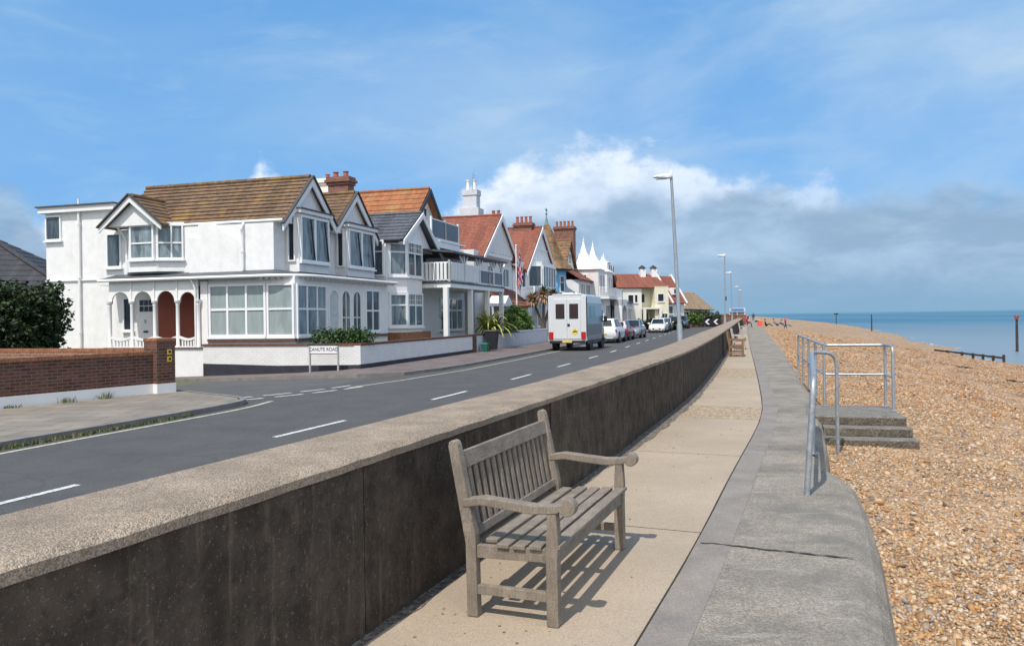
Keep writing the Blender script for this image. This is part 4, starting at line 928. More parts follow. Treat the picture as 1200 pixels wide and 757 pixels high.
MB().box(1.845, 1.89, 7.6, 10.22, .3, 3.1).build('porch_back_panel', DOORRED, h)
dr = MB().box(1.84, 1.89, 10.36, 11.28, .3, 2.95).build('front_door', WHITE, h)
b = MB(); [b.box(1.825, 1.839, 10.48 + k * .23, 10.67 + k * .23, z, z + .22) for k in range(3) for z in (2.1, 2.36)]; b.build('glazing', GLASS_D, dr)
MB().box(1.82, 1.838, 10.72, 10.95, 1.22, 1.3).build('letterbox', DARKM, dr); MB().tube([(1.835, 10.84, 1.75), (1.80, 10.84, 1.75), (1.80, 10.84, 1.62)], .015, 6).build('knocker', DARKM, dr)
MB().box(.4, 1.85, 6.63, 11.35, .0, .3).build('porch_floor', PAVE, h)
window(h, (1.895, 12.0, 1.3), SD, .5, 1.4, 1, 1, GLASS_D, .06)
# rear wing with flat roof
b = MB(); b.box(2.2, 9, 12.5, 16.4, -.8, 6.5); b.build('rear_wing_wall', RENDER, h)
b = MB(); b.box(1.98, 9.2, 12.55, 16.62, 6.502, 6.74); b.build('fascia', WHITE, h); MB().box(1.9, 9.3, 12.5, 16.7, 6.743, 6.80).build('flat_roof', LEAD, h)
window(h, (2.195, 16.38, 5.3), SD, .86, 1.1, 1, 1, GLASS, .07)
b = MB(); b.box(2.13, 2.2, 12.52, 16.42, 3.5, 3.56); b.build('string_course', WHITE, h)
b = MB(); b.tube([(2.1, 14.5, -.6), (2.1, 14.5, 6.5)], .055, 8); [b.tube([(2.1, 14.5, z), (2.1, 14.5, z + .1)], .075, 8) for z in (1.2, 3.6, 5.9)]; b.tube([(2.1, 14.5, 6.4), (2.1, 14.5, 7.05)], .04, 8); b.build('downpipe', WHITE, h, smooth=50)
def chimney(par, s0, s1, d0, d1, z0, z1, m, pots=2, along='s', potm=None, pot_h=.45, corb=True):
    b = MB(); b.box(s0, s1, d0, d1, z0, z1 - .38)
    if corb:
        for k, e in enumerate((.06, .13, .07)): b.box(s0 - e, s1 + e, d0 - e, d1 + e, z1 - .377 + k * .127, z1 - .255 + k * .127 + .003 * k)
    else: b.box(s0 - .06, s1 + .06, d0 - .06, d1 + .06, z1 - .377, z1)
    c = b.build('chimney', m, par)
    for i in range(pots):
        f = (i + .5) / pots; x, y = ((s0 + (s1 - s0) * f, (d0 + d1) / 2) if along == 's' else ((s0 + s1) / 2, d0 + (d1 - d0) * f))
        MB().lathe([(0, 0), (.14, 0), (.12, pot_h * .3), (.11, pot_h * .85), (.14, pot_h * .88), (.14, pot_h), (.1, pot_h), (.1, pot_h * .7), (0, pot_h * .7)], (x, y, z1 + .003), 12).build('chimney_pot', potm or POT, c, smooth=40)
    return c
chimney(h, 8.05, 8.65, 4.65, 5.7, 5.6, 8.4, BRICKR, 2, 'd', pot_h=.28)
# garden walls round the corner plot
gw_ = house('white_garden_wall', 'white painted brick garden wall with black base round the corner plot', 0, 0, 'wall')
MB().box(0, .23, .23, 6.62, -.8, .70).build('side_wall', PBRICK, gw_); MB().box(-.0, 12.2, 0, .23, -.35, .70).build('front_wall', PBRICK, gw_)
b = MB(); b.prism([(-.012, .0, -.8), (-.012, 6.62, -.8), (-.012, 6.62, .05), (-.012, 3.4, -.02), (-.012, .0, .02)], (.02, 0, 0)); b.box(-.012, 12.2, -.012, .05, -.35, .03); b.build('black_base', PLINTH, gw_)
b = MB(); k = .0
while k < 12.2: b.box(k + .004, k + .11, -.03, .26, .702, .785); k += .115
k = .26
while k < 6.6: b.box(-.03, .26, k + .004, k + .11, .702, .785); k += .115
b.build('coping', BRICKD, gw_)
g2 = house('grey_garden_wall', 'pale grey rendered garden wall with dark coping beyond the black bin', 13.0, 0, 'wall')
MB().box(12.75, 28.6, 0, .23, -.35, .72).build('wall_face', PBRICK2, g2); MB().box(12.75, 21, -.03, .26, .722, .80).build('coping', mat('dark_coping', (.06, .055, .055), .8, .2), g2)
MB().box(12.22, 12.74, -.04, .3, -.35, .80).build('brick_pier', BRICK, g2); MB().box(21.02, 28.6, -.03, .26, .722, .80).build('pale_coping', PBRICK2, g2)

# ---------------------------------------------------------------- terrace beyond: generic helpers
def gable_roof(par, s0, sa, s1, z0, za, z1, d0, d1, m, n=9, thick=.12, name='roof', t=.03):
    r = MB(); r.roof((s0, d0, z0), (s0, d1, z0), (sa, d1, za), (sa, d0, za), n, t, thick); r.roof((s1, d1, z1), (s1, d0, z1), (sa, d0, za), (sa, d1, za), n, t, thick)
    o = r.build(name, m, par); b = MB(); b.tube([(sa, d0, za + .02), (sa, d1, za + .02)], .1, 8); b.build('ridge_tiles', m, o, smooth=40); return o
def railing(par, pts, z0, hgt, m, posts=True, gap=.13, w=.045, infill='bal', name='balustrade', pm=None):
    b = MB(); 
    for a, c in zip(pts, pts[1:]):
        A, C = Vector((*a, z0)), Vector((*c, z0)); U = Vector((0, 0, 1)); L = (C - A).length
        b.bar(A + U * hgt, C + U * hgt, .07, .06); b.bar(A + U * .08, C + U * .08, .05, .05)
        if infill == 'bal':
            n = max(2, int(L / gap))
            for i in range(1, n): p = A.lerp(C, i / n); b.box(p.x - w / 2, p.x + w / 2, p.y - w / 2, p.y + w / 2, z0 + .08, z0 + hgt - .02)
        for p in (A, C): b.box(p.x - .05, p.x + .05, p.y - .05, p.y + .05, z0 - .02, z0 + hgt + .12)
    o = b.build(name, m, par)
    if infill == 'glass':
        for a, c in zip(pts, pts[1:]):
            A, C = Vector((*a, z0)), Vector((*c, z0)); d_ = (C - A); L = d_.length; d_.normalize()
            MB().obb(A, d_, (0, 0, 1), Vector((d_.y, -d_.x, 0)), .06, L - .06, .12, hgt - .04, -.01, .01).build('glass_panel', pm or BALGLASS, o)
    return o
# slate-gabled bay house
h2 = house('slate_gabled_house', 'white house with two storey bay under a grey slate gable, beside the corner house', 9.0, 3.4)
b = MB(); b.box(8.8, 13.2, 3.9, 11, -.3, 5.3); b.box(9.0, 12.9, 3.2, 4.0, -.3, 5.25); b.prism([(9.15, 2.62, 5.252), (13.5, 2.62, 5.02), (11.4, 2.62, 6.78)], (0, .9, 0)); b.build('wall', WHITE, h2)
b = MB()
bay = [(9.2, 3.25), (9.98, 2.55), (11.85, 2.55), (12.4, 3.25)]
for z0, z1 in ((-.3, 1.22), (2.92, 3.68), (5.42, 5.5)): b.prism([(x, y, z0) for x, y in bay], (0, 0, z1 - z0))
b.prism([(x, y + .1, 1.2) for x, y in bay], (0, 0, 4.2)); b.build('bay_wall', WHITE, h2)
for z0, hh, rows in ((3.69, 1.74, [.68]), (1.23, 1.68, [.64])):
    window(h2, (9.99, 2.56, z0), FR, 1.85, hh, 2, rows, GLASS, .09, .08)
    u_ = (Vector((9.98, 2.55, 0)) - Vector((9.2, 3.25, 0))).normalized(); window(h2, Vector((9.24, 3.21, z0)), u_, 1.0, hh, [.0001], rows, BLIND2, .12, .07)
    window(h2, (8.8, 3.88, z0) if False else (8.99, 3.88, z0), (0, -1, 0), .6, hh, 1, rows, GLASS, .08, sill=False)
    window(h2, (12.45, 3.19, z0 - (.0)), FR, .55, hh, 1, rows, GLASS, .07, sill=False)
b = MB()
for z0 in (3.69 + 1.74 * .68, 1.23 + 1.68 * .64):
    for k in range(1, 4): b.box(9.99 + .09 + k * .21, 9.99 + .09 + k * .21 + .02, 2.515, 2.545, z0, z0 + .5); b.box(10.93 + k * .21, 10.95 + k * .21, 2.515, 2.545, z0, z0 + .5)
    b.box(10.08, 11.75, 2.515, 2.544, z0 + .25, z0 + .27)
b.build('glazing_bars', UPVC, h2)
gable_roof(h2, 9.05, 11.4, 14.0, 5.42, 6.95, 4.95, 2.35, 9, SLATE, 8)
verge(h2, (9.0, 2.28, 5.38), (11.4, 2.28, 6.95), (14.1, 2.28, 4.9), w=.22)
MB().tube([(9.0, 2.4, 5.4), (9.0, 8, 5.4)], .06, 8).build('gutter', DARKM, h2)
MB().box(8.9, 12.7, 2.45, 3.3, -.3, .98).build('bay_step', BRICKC, h2)

# balcony house with orange roof
h3 = house('balcony_house', 'white house with slatted balcony, tinted roof terrace and orange tiled gable', 13.2, 4.0)
b = MB(); b.box(13.0, 22.0, 3.9, 12, -.3, 5.9); b.prism([(12.9, 4.1, 5.9), (19.1, 4.1, 5.9), (16.0, 4.1, 8.75)], (0, .3, 0)); b.build('wall', WHITE, h3)
gable_roof(h3, 12.55, 16.0, 19.4, 5.75, 8.95, 5.7, 3.75, 13, TILE_OR, 10)
verge(h3, (12.5, 3.7, 5.7), (16.0, 3.7, 8.95), (19.5, 3.7, 5.65), mat('black_bargeboard', (.03, .03, .035), .5), .24)
window(h3, (15.75, 4.09, 6.9), FR, .55, 1.0, 1, [.5], GLASS_D, .06)
b = MB(); b.box(12.1, 21.5, 1.1, 3.9, 3.2, 3.42); b.build('balcony_floor', WHITE, h3); MB().box(12.05, 21.55, 1.05, 3.9, 3.422, 3.50).build('balcony_edge', LEAD, h3)
railing(h3, [(12.1, 3.6), (12.1, 1.15), (14.3, 1.15), (16.6, 1.15)], 3.5, .98, WHITE, gap=.2, w=.13)
railing(h3, [(16.7, 1.2), (18.8, 1.2), (21.4, 1.2)], 3.5, .85, WHITE, infill='glass', name='glass_balustrade')
b = MB(); b.prism([(12.0, .9, 4.95), (21.6, .9, 4.95), (21.6, 3.9, 5.25), (12.0, 3.9, 5.25)], (0, 0, .1)); b.build('veranda_roof', LEAD, h3)
for s in (14.4, 17.0, 19.6, 21.4):
    b = MB(); b.box(s - .06, s + .06, 1.14, 1.26, 3.5, 4.95)
    for k in (-1, 1): b.bar((s, 1.2, 4.35), (s + k * .6, 1.2, 4.93), .08, .1)
    b.build('veranda_post', WHITE, h3)
for s in (11.9, 15.6, 18.6, 21.4): MB().box(s - .12, s + .12, 1.15, 1.39, -.3, 3.2).build('column', WHITE, h3)
for s0, w_ in ((13.6, 2.0), (17.0, 2.6)): window(h3, (s0, 3.88, 3.55), FR, w_, 1.5, 3, 1, GLASS, .08)
window(h3, (17.6, 3.88, .9), FR, 3.8, 1.95, 4, [.62], BLIND2, .09, .09); window(h3, (13.4, 3.88, .2), FR, 1.1, 2.3, 2, 1, GLASS, .08)
b = MB(); b.box(15.6, 19.6, 2.9, 3.9, 5.9, 6.0); b.build('terrace_floor', WHITE, h3)
railing(h3, [(14.3, 3.0), (16.4, 3.0), (18.5, 3.0)], 5.95, 1.1, WHITE, infill='glass', name='terrace_balustrade')
MB().box(14.2, 18.6, 2.95, 4.1, 5.55, 5.93).build('terrace_parapet', WHITE, h3)
chimney(h3, 15.0, 15.9, 9.4, 10.3, 8, 9.75, CREAM2, 1, 'd', pot_h=.3)

# red roofed house with white chimney
h4 = house('red_roofed_house', 'white house with a broad red tiled gable and tall white rendered chimney', 24, 3.2)
b = MB(); b.box(22.2, 30.8, 3.3, 13, -.3, 6.0); b.prism([(23.6, 3.02, 6.0), (30.5, 3.02, 6.0), (27.0, 3.02, 8.5)], (0, .5, 0)); b.build('wall', GREYW, h4)
gable_roof(h4, 22.9, 27.0, 31.0, 5.6, 8.72, 5.7, 2.9, 13, TILE_RED, 26, t=.013)
verge(h4, (22.85, 2.84, 5.6), (27.0, 2.84, 8.72), (31.1, 2.84, 5.65), WHITE, .3)
r = MB(); r.roof((19.5, 6, 7.4), (19.5, 14, 7.4), (22.6, 11.2, 9.95), (22.6, 8.6, 9.95), 7); r.roof((19.5, 6, 7.4), (26, 6, 7.4), (22.6, 8.6, 9.95), (22.6, 8.6, 9.95), 7); r.roof((26, 14, 7.4), (26, 6, 7.4), (22.6, 8.6, 9.95), (22.6, 11.2, 9.95), 7); r.build('rear_roof', TILE_RED, h4)
c4 = chimney(h4, 27.15, 27.95, 4.75, 5.75, 7.2, 10.65, PBRICK2, 2, 'd', CREAM2, .75, corb=False); MB().box(26.95, 28.15, 4.55, 5.95, 7.0, 9.35).build('chimney_base', PBRICK2, h4)
b = MB(); b.tube([(27, 5.0, 10.6), (27, 4.9, 11.9)], .02, 6); [b.bar((26.7, 4.9, 11.2 + .15 * k), (27.5, 4.9, 11.2 + .15 * k), .02, .02) for k in range(4)]; b.build('aerial', GALV, c4)
b = MB()
for k in range(6): b.box(25.6 + k * .55, 25.68 + k * .55, 2.97, 3.015, 5.7, 7.3 - abs(k - 2.5) * .35)
b.box(24.2, 29.8, 2.96, 3.3, 5.75, 5.95); b.build('gable_boards', WHITE, h4)
window(h4, (24.8, 3.28, 3.75), FR, 1.7, 1.4, 3, 1, GLASS, .08); window(h4, (27.4, 3.28, 3.75), FR, 2.4, 1.4, 3, 1, GLASS, .08)
b = MB(); b.box(24.4, 30.5, 2.0, 3.3, -.3, 2.45); b.build('porch_wall', GREYW, h4)
r = MB(); r.roof((24.0, 1.7, 2.4), (30.9, 1.7, 2.4), (30.9, 3.3, 3.65), (24.0, 3.3, 3.65), 6); r.build('porch_roof', TILE_RED, h4)
b = MB(); b.prism([(22.9, 1.55, 2.35), (25.1, 1.55, 2.35), (24.0, 1.55, 3.05)], (0, 1.2, 0)); b.build('porch_pediment', WHITE, h4)
chimney(h4, 30.9, 31.6, 4.2, 5.0, 5.5, 9.15, BRICKR, 2, 'd', pot_h=.5)
window(h4, (25.2, 1.98, .9), FR, 1.4, 1.3, 2, 1, GLASS, .08)

# half timbered gable house
h5 = house('timbered_gable_house', 'white house with steep red roof and gable timbers left of the blue tower', 35, 3.2)
b = MB(); b.box(31.0, 43.0, 3.3, 14, -.3, 5.9); b.prism([(34.7, 3.02, 5.9), (42.5, 3.02, 5.9), (38.6, 3.02, 8.85)], (0, .5, 0)); b.build('wall', WHITE, h5)
gable_roof(h5, 33.6, 38.6, 43.2, 5.2, 9.1, 5.6, 2.9, 14, TILE_RED, 28, t=.013); verge(h5, (33.5, 2.84, 5.15), (38.6, 2.84, 9.1), (43.3, 2.84, 5.55), WHITE, .32)
r = MB(); r.roof((30.9, 3.0, 5.3), (34.5, 3.0, 5.3), (34.5, 6.5, 7.4), (30.9, 6.5, 7.4), 7); r.build('side_roof', TILE_RED, h5)
b = MB()
for k in range(11): b.box(35.6 + k * .6, 35.72 + k * .6, 2.97, 3.015, 6.2, 6.3 + max(.1, 2.2 - abs(k - 5) * .45))
b.box(35, 42.2, 2.955, 3.015, 6.0, 6.18); b.box(36.6, 40.7, 2.955, 3.015, 7.15, 7.27); b.build('timbers', WHITE, h5)
b = MB(); b.prism([(35.0, 3.3, 3.3), (36.1, 2.3, 3.3), (40.6, 2.3, 3.3), (41.4, 3.3, 3.3)], (0, 0, 2.75)); b.build('bay_wall', WHITE, h5)
window(h5, (36.15, 2.29, 4.0), FR, 4.4, 1.75, 5, 1, GLASS, .09, .14); window(h5, (35.05, 3.22, 4.0), (1.1, -1.0, 0), 1.3, 1.75, 1, 1, GLASS, .09)
window(h5, (31.4, 3.28, 3.9), FR, 3.0, 1.4, 3, 1, GLASS, .08); window(h5, (35.8, 3.28, .8), FR, 4.6, 1.9, 4, 1, BLIND2, .1)
b = MB(); b.box(30.6, 34.4, 1.5, 3.3, 2.75, 2.95); b.build('balcony_floor', WHITE, h5); MB().box(30.6, 34.4, 1.5, 1.62, 2.952, 3.9).build('balcony_parapet', WHITE, h5)
chimney(h5, 38.2, 39.0, 3.7, 5.2, 7.5, 9.5, BRICKR, 4, 'd', pot_h=.55)
for s in (31.2, 34.0): MB().box(s - .1, s + .1, 1.5, 1.7, -.3, 2.75).build('column', WHITE, h5)

# blue tower house
h6 = house('blue_tower_house', 'blue painted house with a round corner tower under a swept conical tiled roof', 45, 3)
b = MB(); b.box(45.6, 50, 5.2, 14, -.3, 5.9); b.lathe([(0, -.3), (1.8, -.3), (1.8, 6.0), (0, 6.0)], (47.2, 4.6, 0), 8); b.build('wall', BLUE, h6)
b = MB(); b.lathe([(2.5, 6.02), (2.45, 6.1), (1.75, 6.8), (1.3, 7.7), (.95, 8.7), (.62, 9.6), (.25, 10.3), (.0, 10.35)], (47.2, 4.6, 0), 8); ro = b.build('tower_roof', TILE_TAN, h6); MB().lathe([(0, 5.9), (2.3, 5.9), (2.4, 6.015), (0, 6.015)], (47.2, 4.6, 0), 8).build('eaves', DARKM, h6)
b = MB(); b.lathe([(.3, 10.0), (.14, 10.6), (.05, 11.1), (.03, 11.9), (0, 11.9)], (47.2, 4.6, 0), 8); b.lathe([(0, 11.2), (.14, 11.32), (0, 11.45)], (47.2, 4.6, 0), 8); b.bar((46.8, 4.6, 11.7), (47.6, 4.6, 11.7), .03, .14); b.build('finial', VERG, ro)
for k, a in enumerate((202.5 + 22.5 - 0, 270)):
    pass
nn_ = Vector((-math.cos(R(22.5)), -math.sin(R(22.5)), 0))
for a in (202.5, 247.5, 292.5):
    n_ = Vector((math.cos(R(a)), math.sin(R(a)), 0)); u_ = Vector((-n_.y, n_.x, 0)); ap = 1.8 * math.cos(math.pi / 8)
    for z0 in (3.9, .9): window(h6, Vector((47.2, 4.6, z0)) + n_ * (ap + .004) - u_ * .36, u_, .72, 1.5, 1, [.6], GLASS, .06)
r = MB(); r.roof((45.4, 4.8, 5.8), (50.5, 4.8, 5.8), (50.5, 8.5, 8.3), (45.4, 8.5, 8.3), 9); r.build('main_roof', TILE_TAN, h6)
window(h6, (49.1, 5.18, .8), FR, .8, 1.9, 1, 1, GLASS, .08)

# tan roofed house with big brick chimney
h7 = house('tan_roofed_house', 'pale house with tan tiled gable, red lower roof and a big brick chimney with pots', 51.5, 4)
b = MB(); b.box(50.1, 56.4, 3.8, 14, -.3, 6.1); b.prism([(50.3, 3.8, 6.1), (56.2, 3.8, 6.1), (53.3, 3.8, 9.0)], (0, .3, 0)); b.build('wall', CREAM2, h7)
gable_roof(h7, 49.9, 53.3, 56.7, 6.0, 9.35, 6.0, 3.5, 14, TILE_TAN, 11); 
r = MB(); r.roof((49.8, 1.8, 5.2), (56.5, 1.8, 5.2), (56.5, 3.8, 6.5), (49.8, 3.8, 6.5), 5); r.build('lower_roof', TILE_RED, h7)
b = MB(); b.box(50.2, 56.2, 2.2, 3.8, -.3, 5.2); b.build('front_bay', WHITE, h7)
window(h7, (50.6, 2.18, 3.3), FR, 2.4, 1.6, 3, 1, GLASS, .09); window(h7, (53.5, 2.18, 3.3), FR, 2.4, 1.6, 3, 1, GLASS, .09); window(h7, (52.6, 3.78, 6.9), FR, 1.4, 1.1, 2, 1, GLASS, .08)
chimney(h7, 56.2, 57.3, 3.9, 6.0, 7.2, 11.1, BRICKR, 5, 'd', pot_h=.6)

# white house with tented turrets
h8 = house('turreted_white_house', 'white house with two swept white tent-shaped turrets, balcony and arched porch', 58, 2.5)
b = MB(); b.box(56.8, 72.5, 3.2, 14, -.3, 6.6); b.build('wall', GREYW, h8)
def tent(s, d, w, z0, z1, nm='turret_roof'):
    b = MB(); b.loft([[(s + sx * w * f, d + sy * w * f, z) for sx, sy in ((-1, -1), (1, -1), (1, 1), (-1, 1))] for f, z in ((1.08, z0), (1.05, z0 + .06), (.68, z0 + .18 * (z1 - z0)), (.36, z0 + .4 * (z1 - z0)), (.16, z0 + .62 * (z1 - z0)), (.06, z0 + .88 * (z1 - z0)), (.03, z1))])
    b.lathe([(0, z1 - .05), (.12, z1 + .05), (.03, z1 + .15), (.02, z1 + .45), (0, z1 + .46)], (s, d, 0), 8); return b.build(nm, WHITE, h8, smooth=35)
for s, w_ in ((58.0, 1.9), (63.4, 1.9)):
    MB().box(s - w_, s + w_, 1.3, 5.0, -.3, 6.5).build('turret_wall', GREYW, h8); tent(s, 3.2, 1.95, 6.51, 9.7)
    window(h8, (s - 1.5, 1.28, 4.3), FR, 1.3, 1.7, 2, 1, GLASS, .09); window(h8, (s + .2, 1.28, 4.3), FR, 1.3, 1.7, 2, 1, GLASS, .09)
    window(h8, (s - w_ - .005, 3.8, 4.2), SD, 1.3, 1.8, 2, 1, GLASS_D, .09)
b = MB(); b.box(67.2, 72.4, 2.2, 8, 6.602, 7.9); b.build('attic_wall', WHITE, h8)
for k in range(3): window(h8, (67.5 + k * 1.6, 2.18, 6.75), FR, 1.2, .95, 1, 1, GLASS_D, .08)
for k in range(4): window(h8, (67.4 + k * 1.25, 3.18, 4.2), FR, .9, 1.7, 1, [.5], GLASS, .08)
tent(71.8, 3.4, 1.0, 7.91, 9.0); tent(68.3, 3.0, .9, 7.91, 8.5)
railing(h8, [(56.2, 1.2), (56.2, .3), (61, .3), (66, .3), (66, 1.2)], 3.6, 1.0, WHITE); MB().box(56.1, 66.1, .2, 3.2, 3.4, 3.6).build('balcony_floor', WHITE, h8)
b = MB(); b.box(61.4, 62.1, -.3, .5, -.3, 3.4); b.box(65.6, 66.2, -.3, .5, -.3, 3.4); b.box(61.4, 66.2, -.3, .5, 2.75, 3.42); [b.box(62.1 + k * .28, 62.4 + k * .28, -.28, .48, 2.75 - .5 * (abs(k - 6) / 6) ** 2.2, 2.76) for k in range(13)]; b.build('arched_porch', WHITE, h8); MB().box(62.1, 65.6, .9, 1.0, -.3, 2.7).build('porch_door', GLASS_D, h8)
MB().box(57, 60.9, .9, 3.2, -.3, 3.39).build('ground_bay', GREYW, h8); window(h8, (57.4, .88, .9), FR, 3.0, 1.9, 3, 1, GLASS, .09)
pg = house('pergola', 'white timber pergola with sloping grey roof before the turreted white house', 69, .6, 'pergola')
b = MB(); b.prism([(66.6, -.2, 3.1), (77.5, -.2, 3.1), (77.5, 3, 3.8), (66.6, 3, 3.8)], (0, 0, .1)); b.build('roof', LEAD, pg)
for k in range(7): MB().box(66.8 + k * 1.72, 66.95 + k * 1.72, -.1, .05, -.3, 3.1).build('post', WHITE, pg)
b = MB(); [b.box(66.8 + k * .5, 66.9 + k * .5, -.08, .04, 2.5, 3.0) for k in range(21)]; b.box(66.8, 77.2, -.09, .05, 2.4, 2.5); b.build('trellis', WHITE, pg)

# cream house and the last houses of the row, seen more square-on where the road bends left
def far_house(name, label, X, Y, ang, gz=-.2):
    return thing(name, label, 'house', (X, Y, gz), ang)
h9 = far_house('cream_house', 'cream rendered house with low red roof and two white chimneys near the row end', 12.95, 97, R(13)); h9.scale = (.76, .76, .93)
b = MB(); b.box(0, 4.1, 0, 8, 0, 5.6); b.box(4.1, 6.2, 1.6, 8, 0, 5.55); b.box(6.2, 8.6, -.4, 8, 0, 5.75); b.build('wall', CREAM, h9)
MB().box(-.06, 4.08, -.05, .05, 0, 5.64).build('painted_front', CREAM2, h9)
r = MB(); r.roof((-.3, -.4, 5.62), (8.9, -.4, 5.62), (7.6, 4, 7.6), (.8, 4, 7.6), 7); r.roof((8.9, 8.4, 5.7), (-.3, 8.4, 5.7), (.8, 4, 7.6), (7.6, 4, 7.6), 7); r.build('roof', TILE_RED, h9)
for s in (5.2, 7.2):
    c9 = MB().box(s, s + .9, 2.9, 3.9, 6.3, 8.2).build('chimney', WHITE, h9); MB().lathe([(0, 8.32), (.75, 8.3), (.7, 8.36), (.2, 8.7), (0, 8.75)], (s + .45, 3.4, 0), 4).build('chimney_cap', DARKM, c9); MB().box(s + .1, s + .8, 3.0, 3.8, 8.203, 8.31).build('cap_gap', DARKM, c9)
window(h9, (1.7, -.055, 3.6), FR, 1.0, 1.1, 1, 1, GLASS_D, .07); window(h9, (2.85, -.055, 3.6), FR, .55, 1.1, 1, 1, GLASS_D, .06); window(h9, (6.7, -.405, 3.7), FR, 1.1, 1.1, 1, 1, GLASS_D, .07); window(h9, (4.6, 1.59, 3.6), FR, .7, 1.2, 1, 1, GLASS_D, .06)
MB().box(4.1, 7.2, -.9, 1.6, 2.75, 3.0).build('porch_roof', CREAM2, h9); [MB().box(s, s + .4, -.9, -.5, 0, 2.75).build('column', CREAM2, h9) for s in (4.1, 6.8)]
window(h9, (7.4, -.405, .6), FR, 1.0, 1.6, 2, 1, GLASS_D, .07); MB().box(4.8, 5.8, 1.55, 1.6, 0, 2.2).build('door', GLASS_D, h9)
h10 = far_house('red_gabled_house', 'white house with steep red roof edged by white gable parapets beside the cream house', 18.9, 103, R(38)); h10.scale = (.66, .66, .86)
b = MB(); b.box(0, 8, 0, 7, 0, 4.3); b.prism([(0.05, 0, 4.3), (0.05, 7, 4.3), (0.05, 3.5, 8.2)], (.4, 0, 0)); b.build('wall', GREYW, h10)
r = MB(); r.roof((-.1, -.5, 3.9), (8.2, -.5, 3.9), (8.2, 3.5, 8.2), (-.1, 3.5, 8.2), 10); r.roof((8.2, 7.5, 3.9), (-.1, 7.5, 3.9), (-.1, 3.5, 8.2), (8.2, 3.5, 8.2), 10); r.build('roof', TILE_RED, h10)
b = MB()
for s in (-.15, 3.9, 8.15): b.bar((s, -.7, 3.9), (s, 3.5, 8.45), .32, .2); b.bar((s, 7.6, 3.9), (s, 3.5, 8.45), .32, .2)
b.build('gable_parapet', WHITE, h10)
for k in range(3): window(h10, (.8 + k * 2.5, -.01, 2.2), FR, 1.2, 1.3, 2, 1, GLASS_D, .08)
b = MB(); b.box(1.2, 2.6, .3, 2, 5.2, 6.3); b.box(5, 6.4, .3, 2, 5.2, 6.3); b.build('dormer', WHITE, h10); [window(h10, (s, .29, 5.3), FR, 1.0, .85, 1, 1, GLASS_D, .08) for s in (1.4, 5.2)]
h11 = far_house('brown_roofed_house', 'last house of the row, pale walls beneath a long brown tiled roof', 25.2, 118, R(8)); h11.scale = (.62, .7, .82)
b = MB(); b.box(.3, 7.4, .6, 8, 0, 3.6); b.build('wall', GREYW, h11)
r = MB(); r.roof((-.6, -.3, 3.3), (8.2, -.3, 3.0), (5.0, 4.2, 6.3), (-.4, 4.2, 6.6), 9); r.roof((8.2, -.3, 3.0), (8.2, 8.4, 3.0), (5.0, 4.2, 6.3), (5.0, 4.2, 6.3), 9); r.roof((8.2, 8.6, 3.2), (-.6, 8.6, 3.2), (-.4, 4.2, 6.6), (5.0, 4.2, 6.3), 9); r.build('roof', mat('plain_brown_tile', (.27, .19, .125), .85, .2, 4, extra=lichen), h11)
for k in range(3): window(h11, (.8 + k * 2.1, .59, 1.3), FR, 1.3, 1.4, 2, 1, GLASS_D, .08)
MB().prism([(-.9, .55, 3.1), (2.2, .55, 3.1), (.3, .55, 4.9)], (0, .06, 0)).build('front_gable', WHITE, h11)
h12 = thing('slate_roofed_house', 'house behind the hedge at the far left, only its dark slate roof showing', 'house', (-27, 36, -.6), R(8))
MB().box(-6, 5.4, 0, 9, 0, 3.4).build('wall', GREYW, h12)
r = MB(); r.roof((-8, -.4, 3.2), (7.4, -.4, 3.2), (.6, 4.4, 7.0), (-6, 4.4, 7.0), 14, t=.02); r.roof((7.4, -.4, 3.2), (7.4, 9, 3.2), (.6, 4.4, 7.0), (.6, 4.4, 7.0), 14, t=.02); r.roof((7.4, 9.2, 3.2), (-8, 9.2, 3.2), (-6, 4.4, 7.0), (.6, 4.4, 7.0), 14); r.build('roof', DSLATE, h12)
r2_ = MB(); r2_.tube([(7.4, -.4, 3.25), (.6, 4.4, 7.05)], .12, 8); r2_.build('hip_tiles', DSLATE, h12)
# far low walls, hedges and the distant town
wb_ = thing('far_brick_wall', 'low red brick wall behind the chevron sign at the road bend', 'wall', (25.5, 116, -.2), R(12)); MB().box(-1.5, 9.5, 0, .25, 0, 1.55).build('brickwork', BRICKR, wb_); MB().box(-1.5, 9.5, -.04, .29, 1.552, 1.68).build('coping', BRICKC, wb_)
def bush(name, label, loc, blobs, n, size, m, clump=200, cs=.12, cat='shrub', group=None, st=(5, .6, .4)):
    t = thing(name, label, cat, loc, 0, group); leaves('foliage', blobs, n, size, m, t, 1.6, .45, clump, cs); stems(t, (0, 0, 0), st[0], st[1], st[2], mat('bark', (.09, .065, .045)), .02, n); return t
SHRUB = leafmat('green_shrub_leaf', (.085, .15, .028), (.16, .24, .05)); OLIVE = leafmat('grey_green_leaf', (.06, .085, .045), (.11, .13, .07))
for i, (X, Y, w_, hh) in enumerate(((24.6, 114.5, 2.4, 1.3), (28.2, 116.5, 2.2, 1.5), (31.5, 118.5, 1.6, 1.1))):
    bush('far_shrub', ('rounded green shrub before the brown-roofed house, leftmost of three', 'larger green shrub before the brown-roofed house, between two others', 'small green shrub at the right end of the brown-roofed house')[i], (X, Y, -.2), [((x, 0, hh * .9), (.8, .7, hh * .6)) for x in np.arange(-w_ + .6, w_, .8)], 2600, .1, SHRUB if i != 1 else OLIVE, 160, .15, group='shrubs at the far end of the row')
bush('low_hedge', 'low dark hedge in front of the cream house', (15.7, 95.0, -.2), [((x, 0, .6), (.9, .5, .7)) for x in np.arange(-4, 5, .9)], 6000, .1, HEDGE, 300, .15, 'hedge')
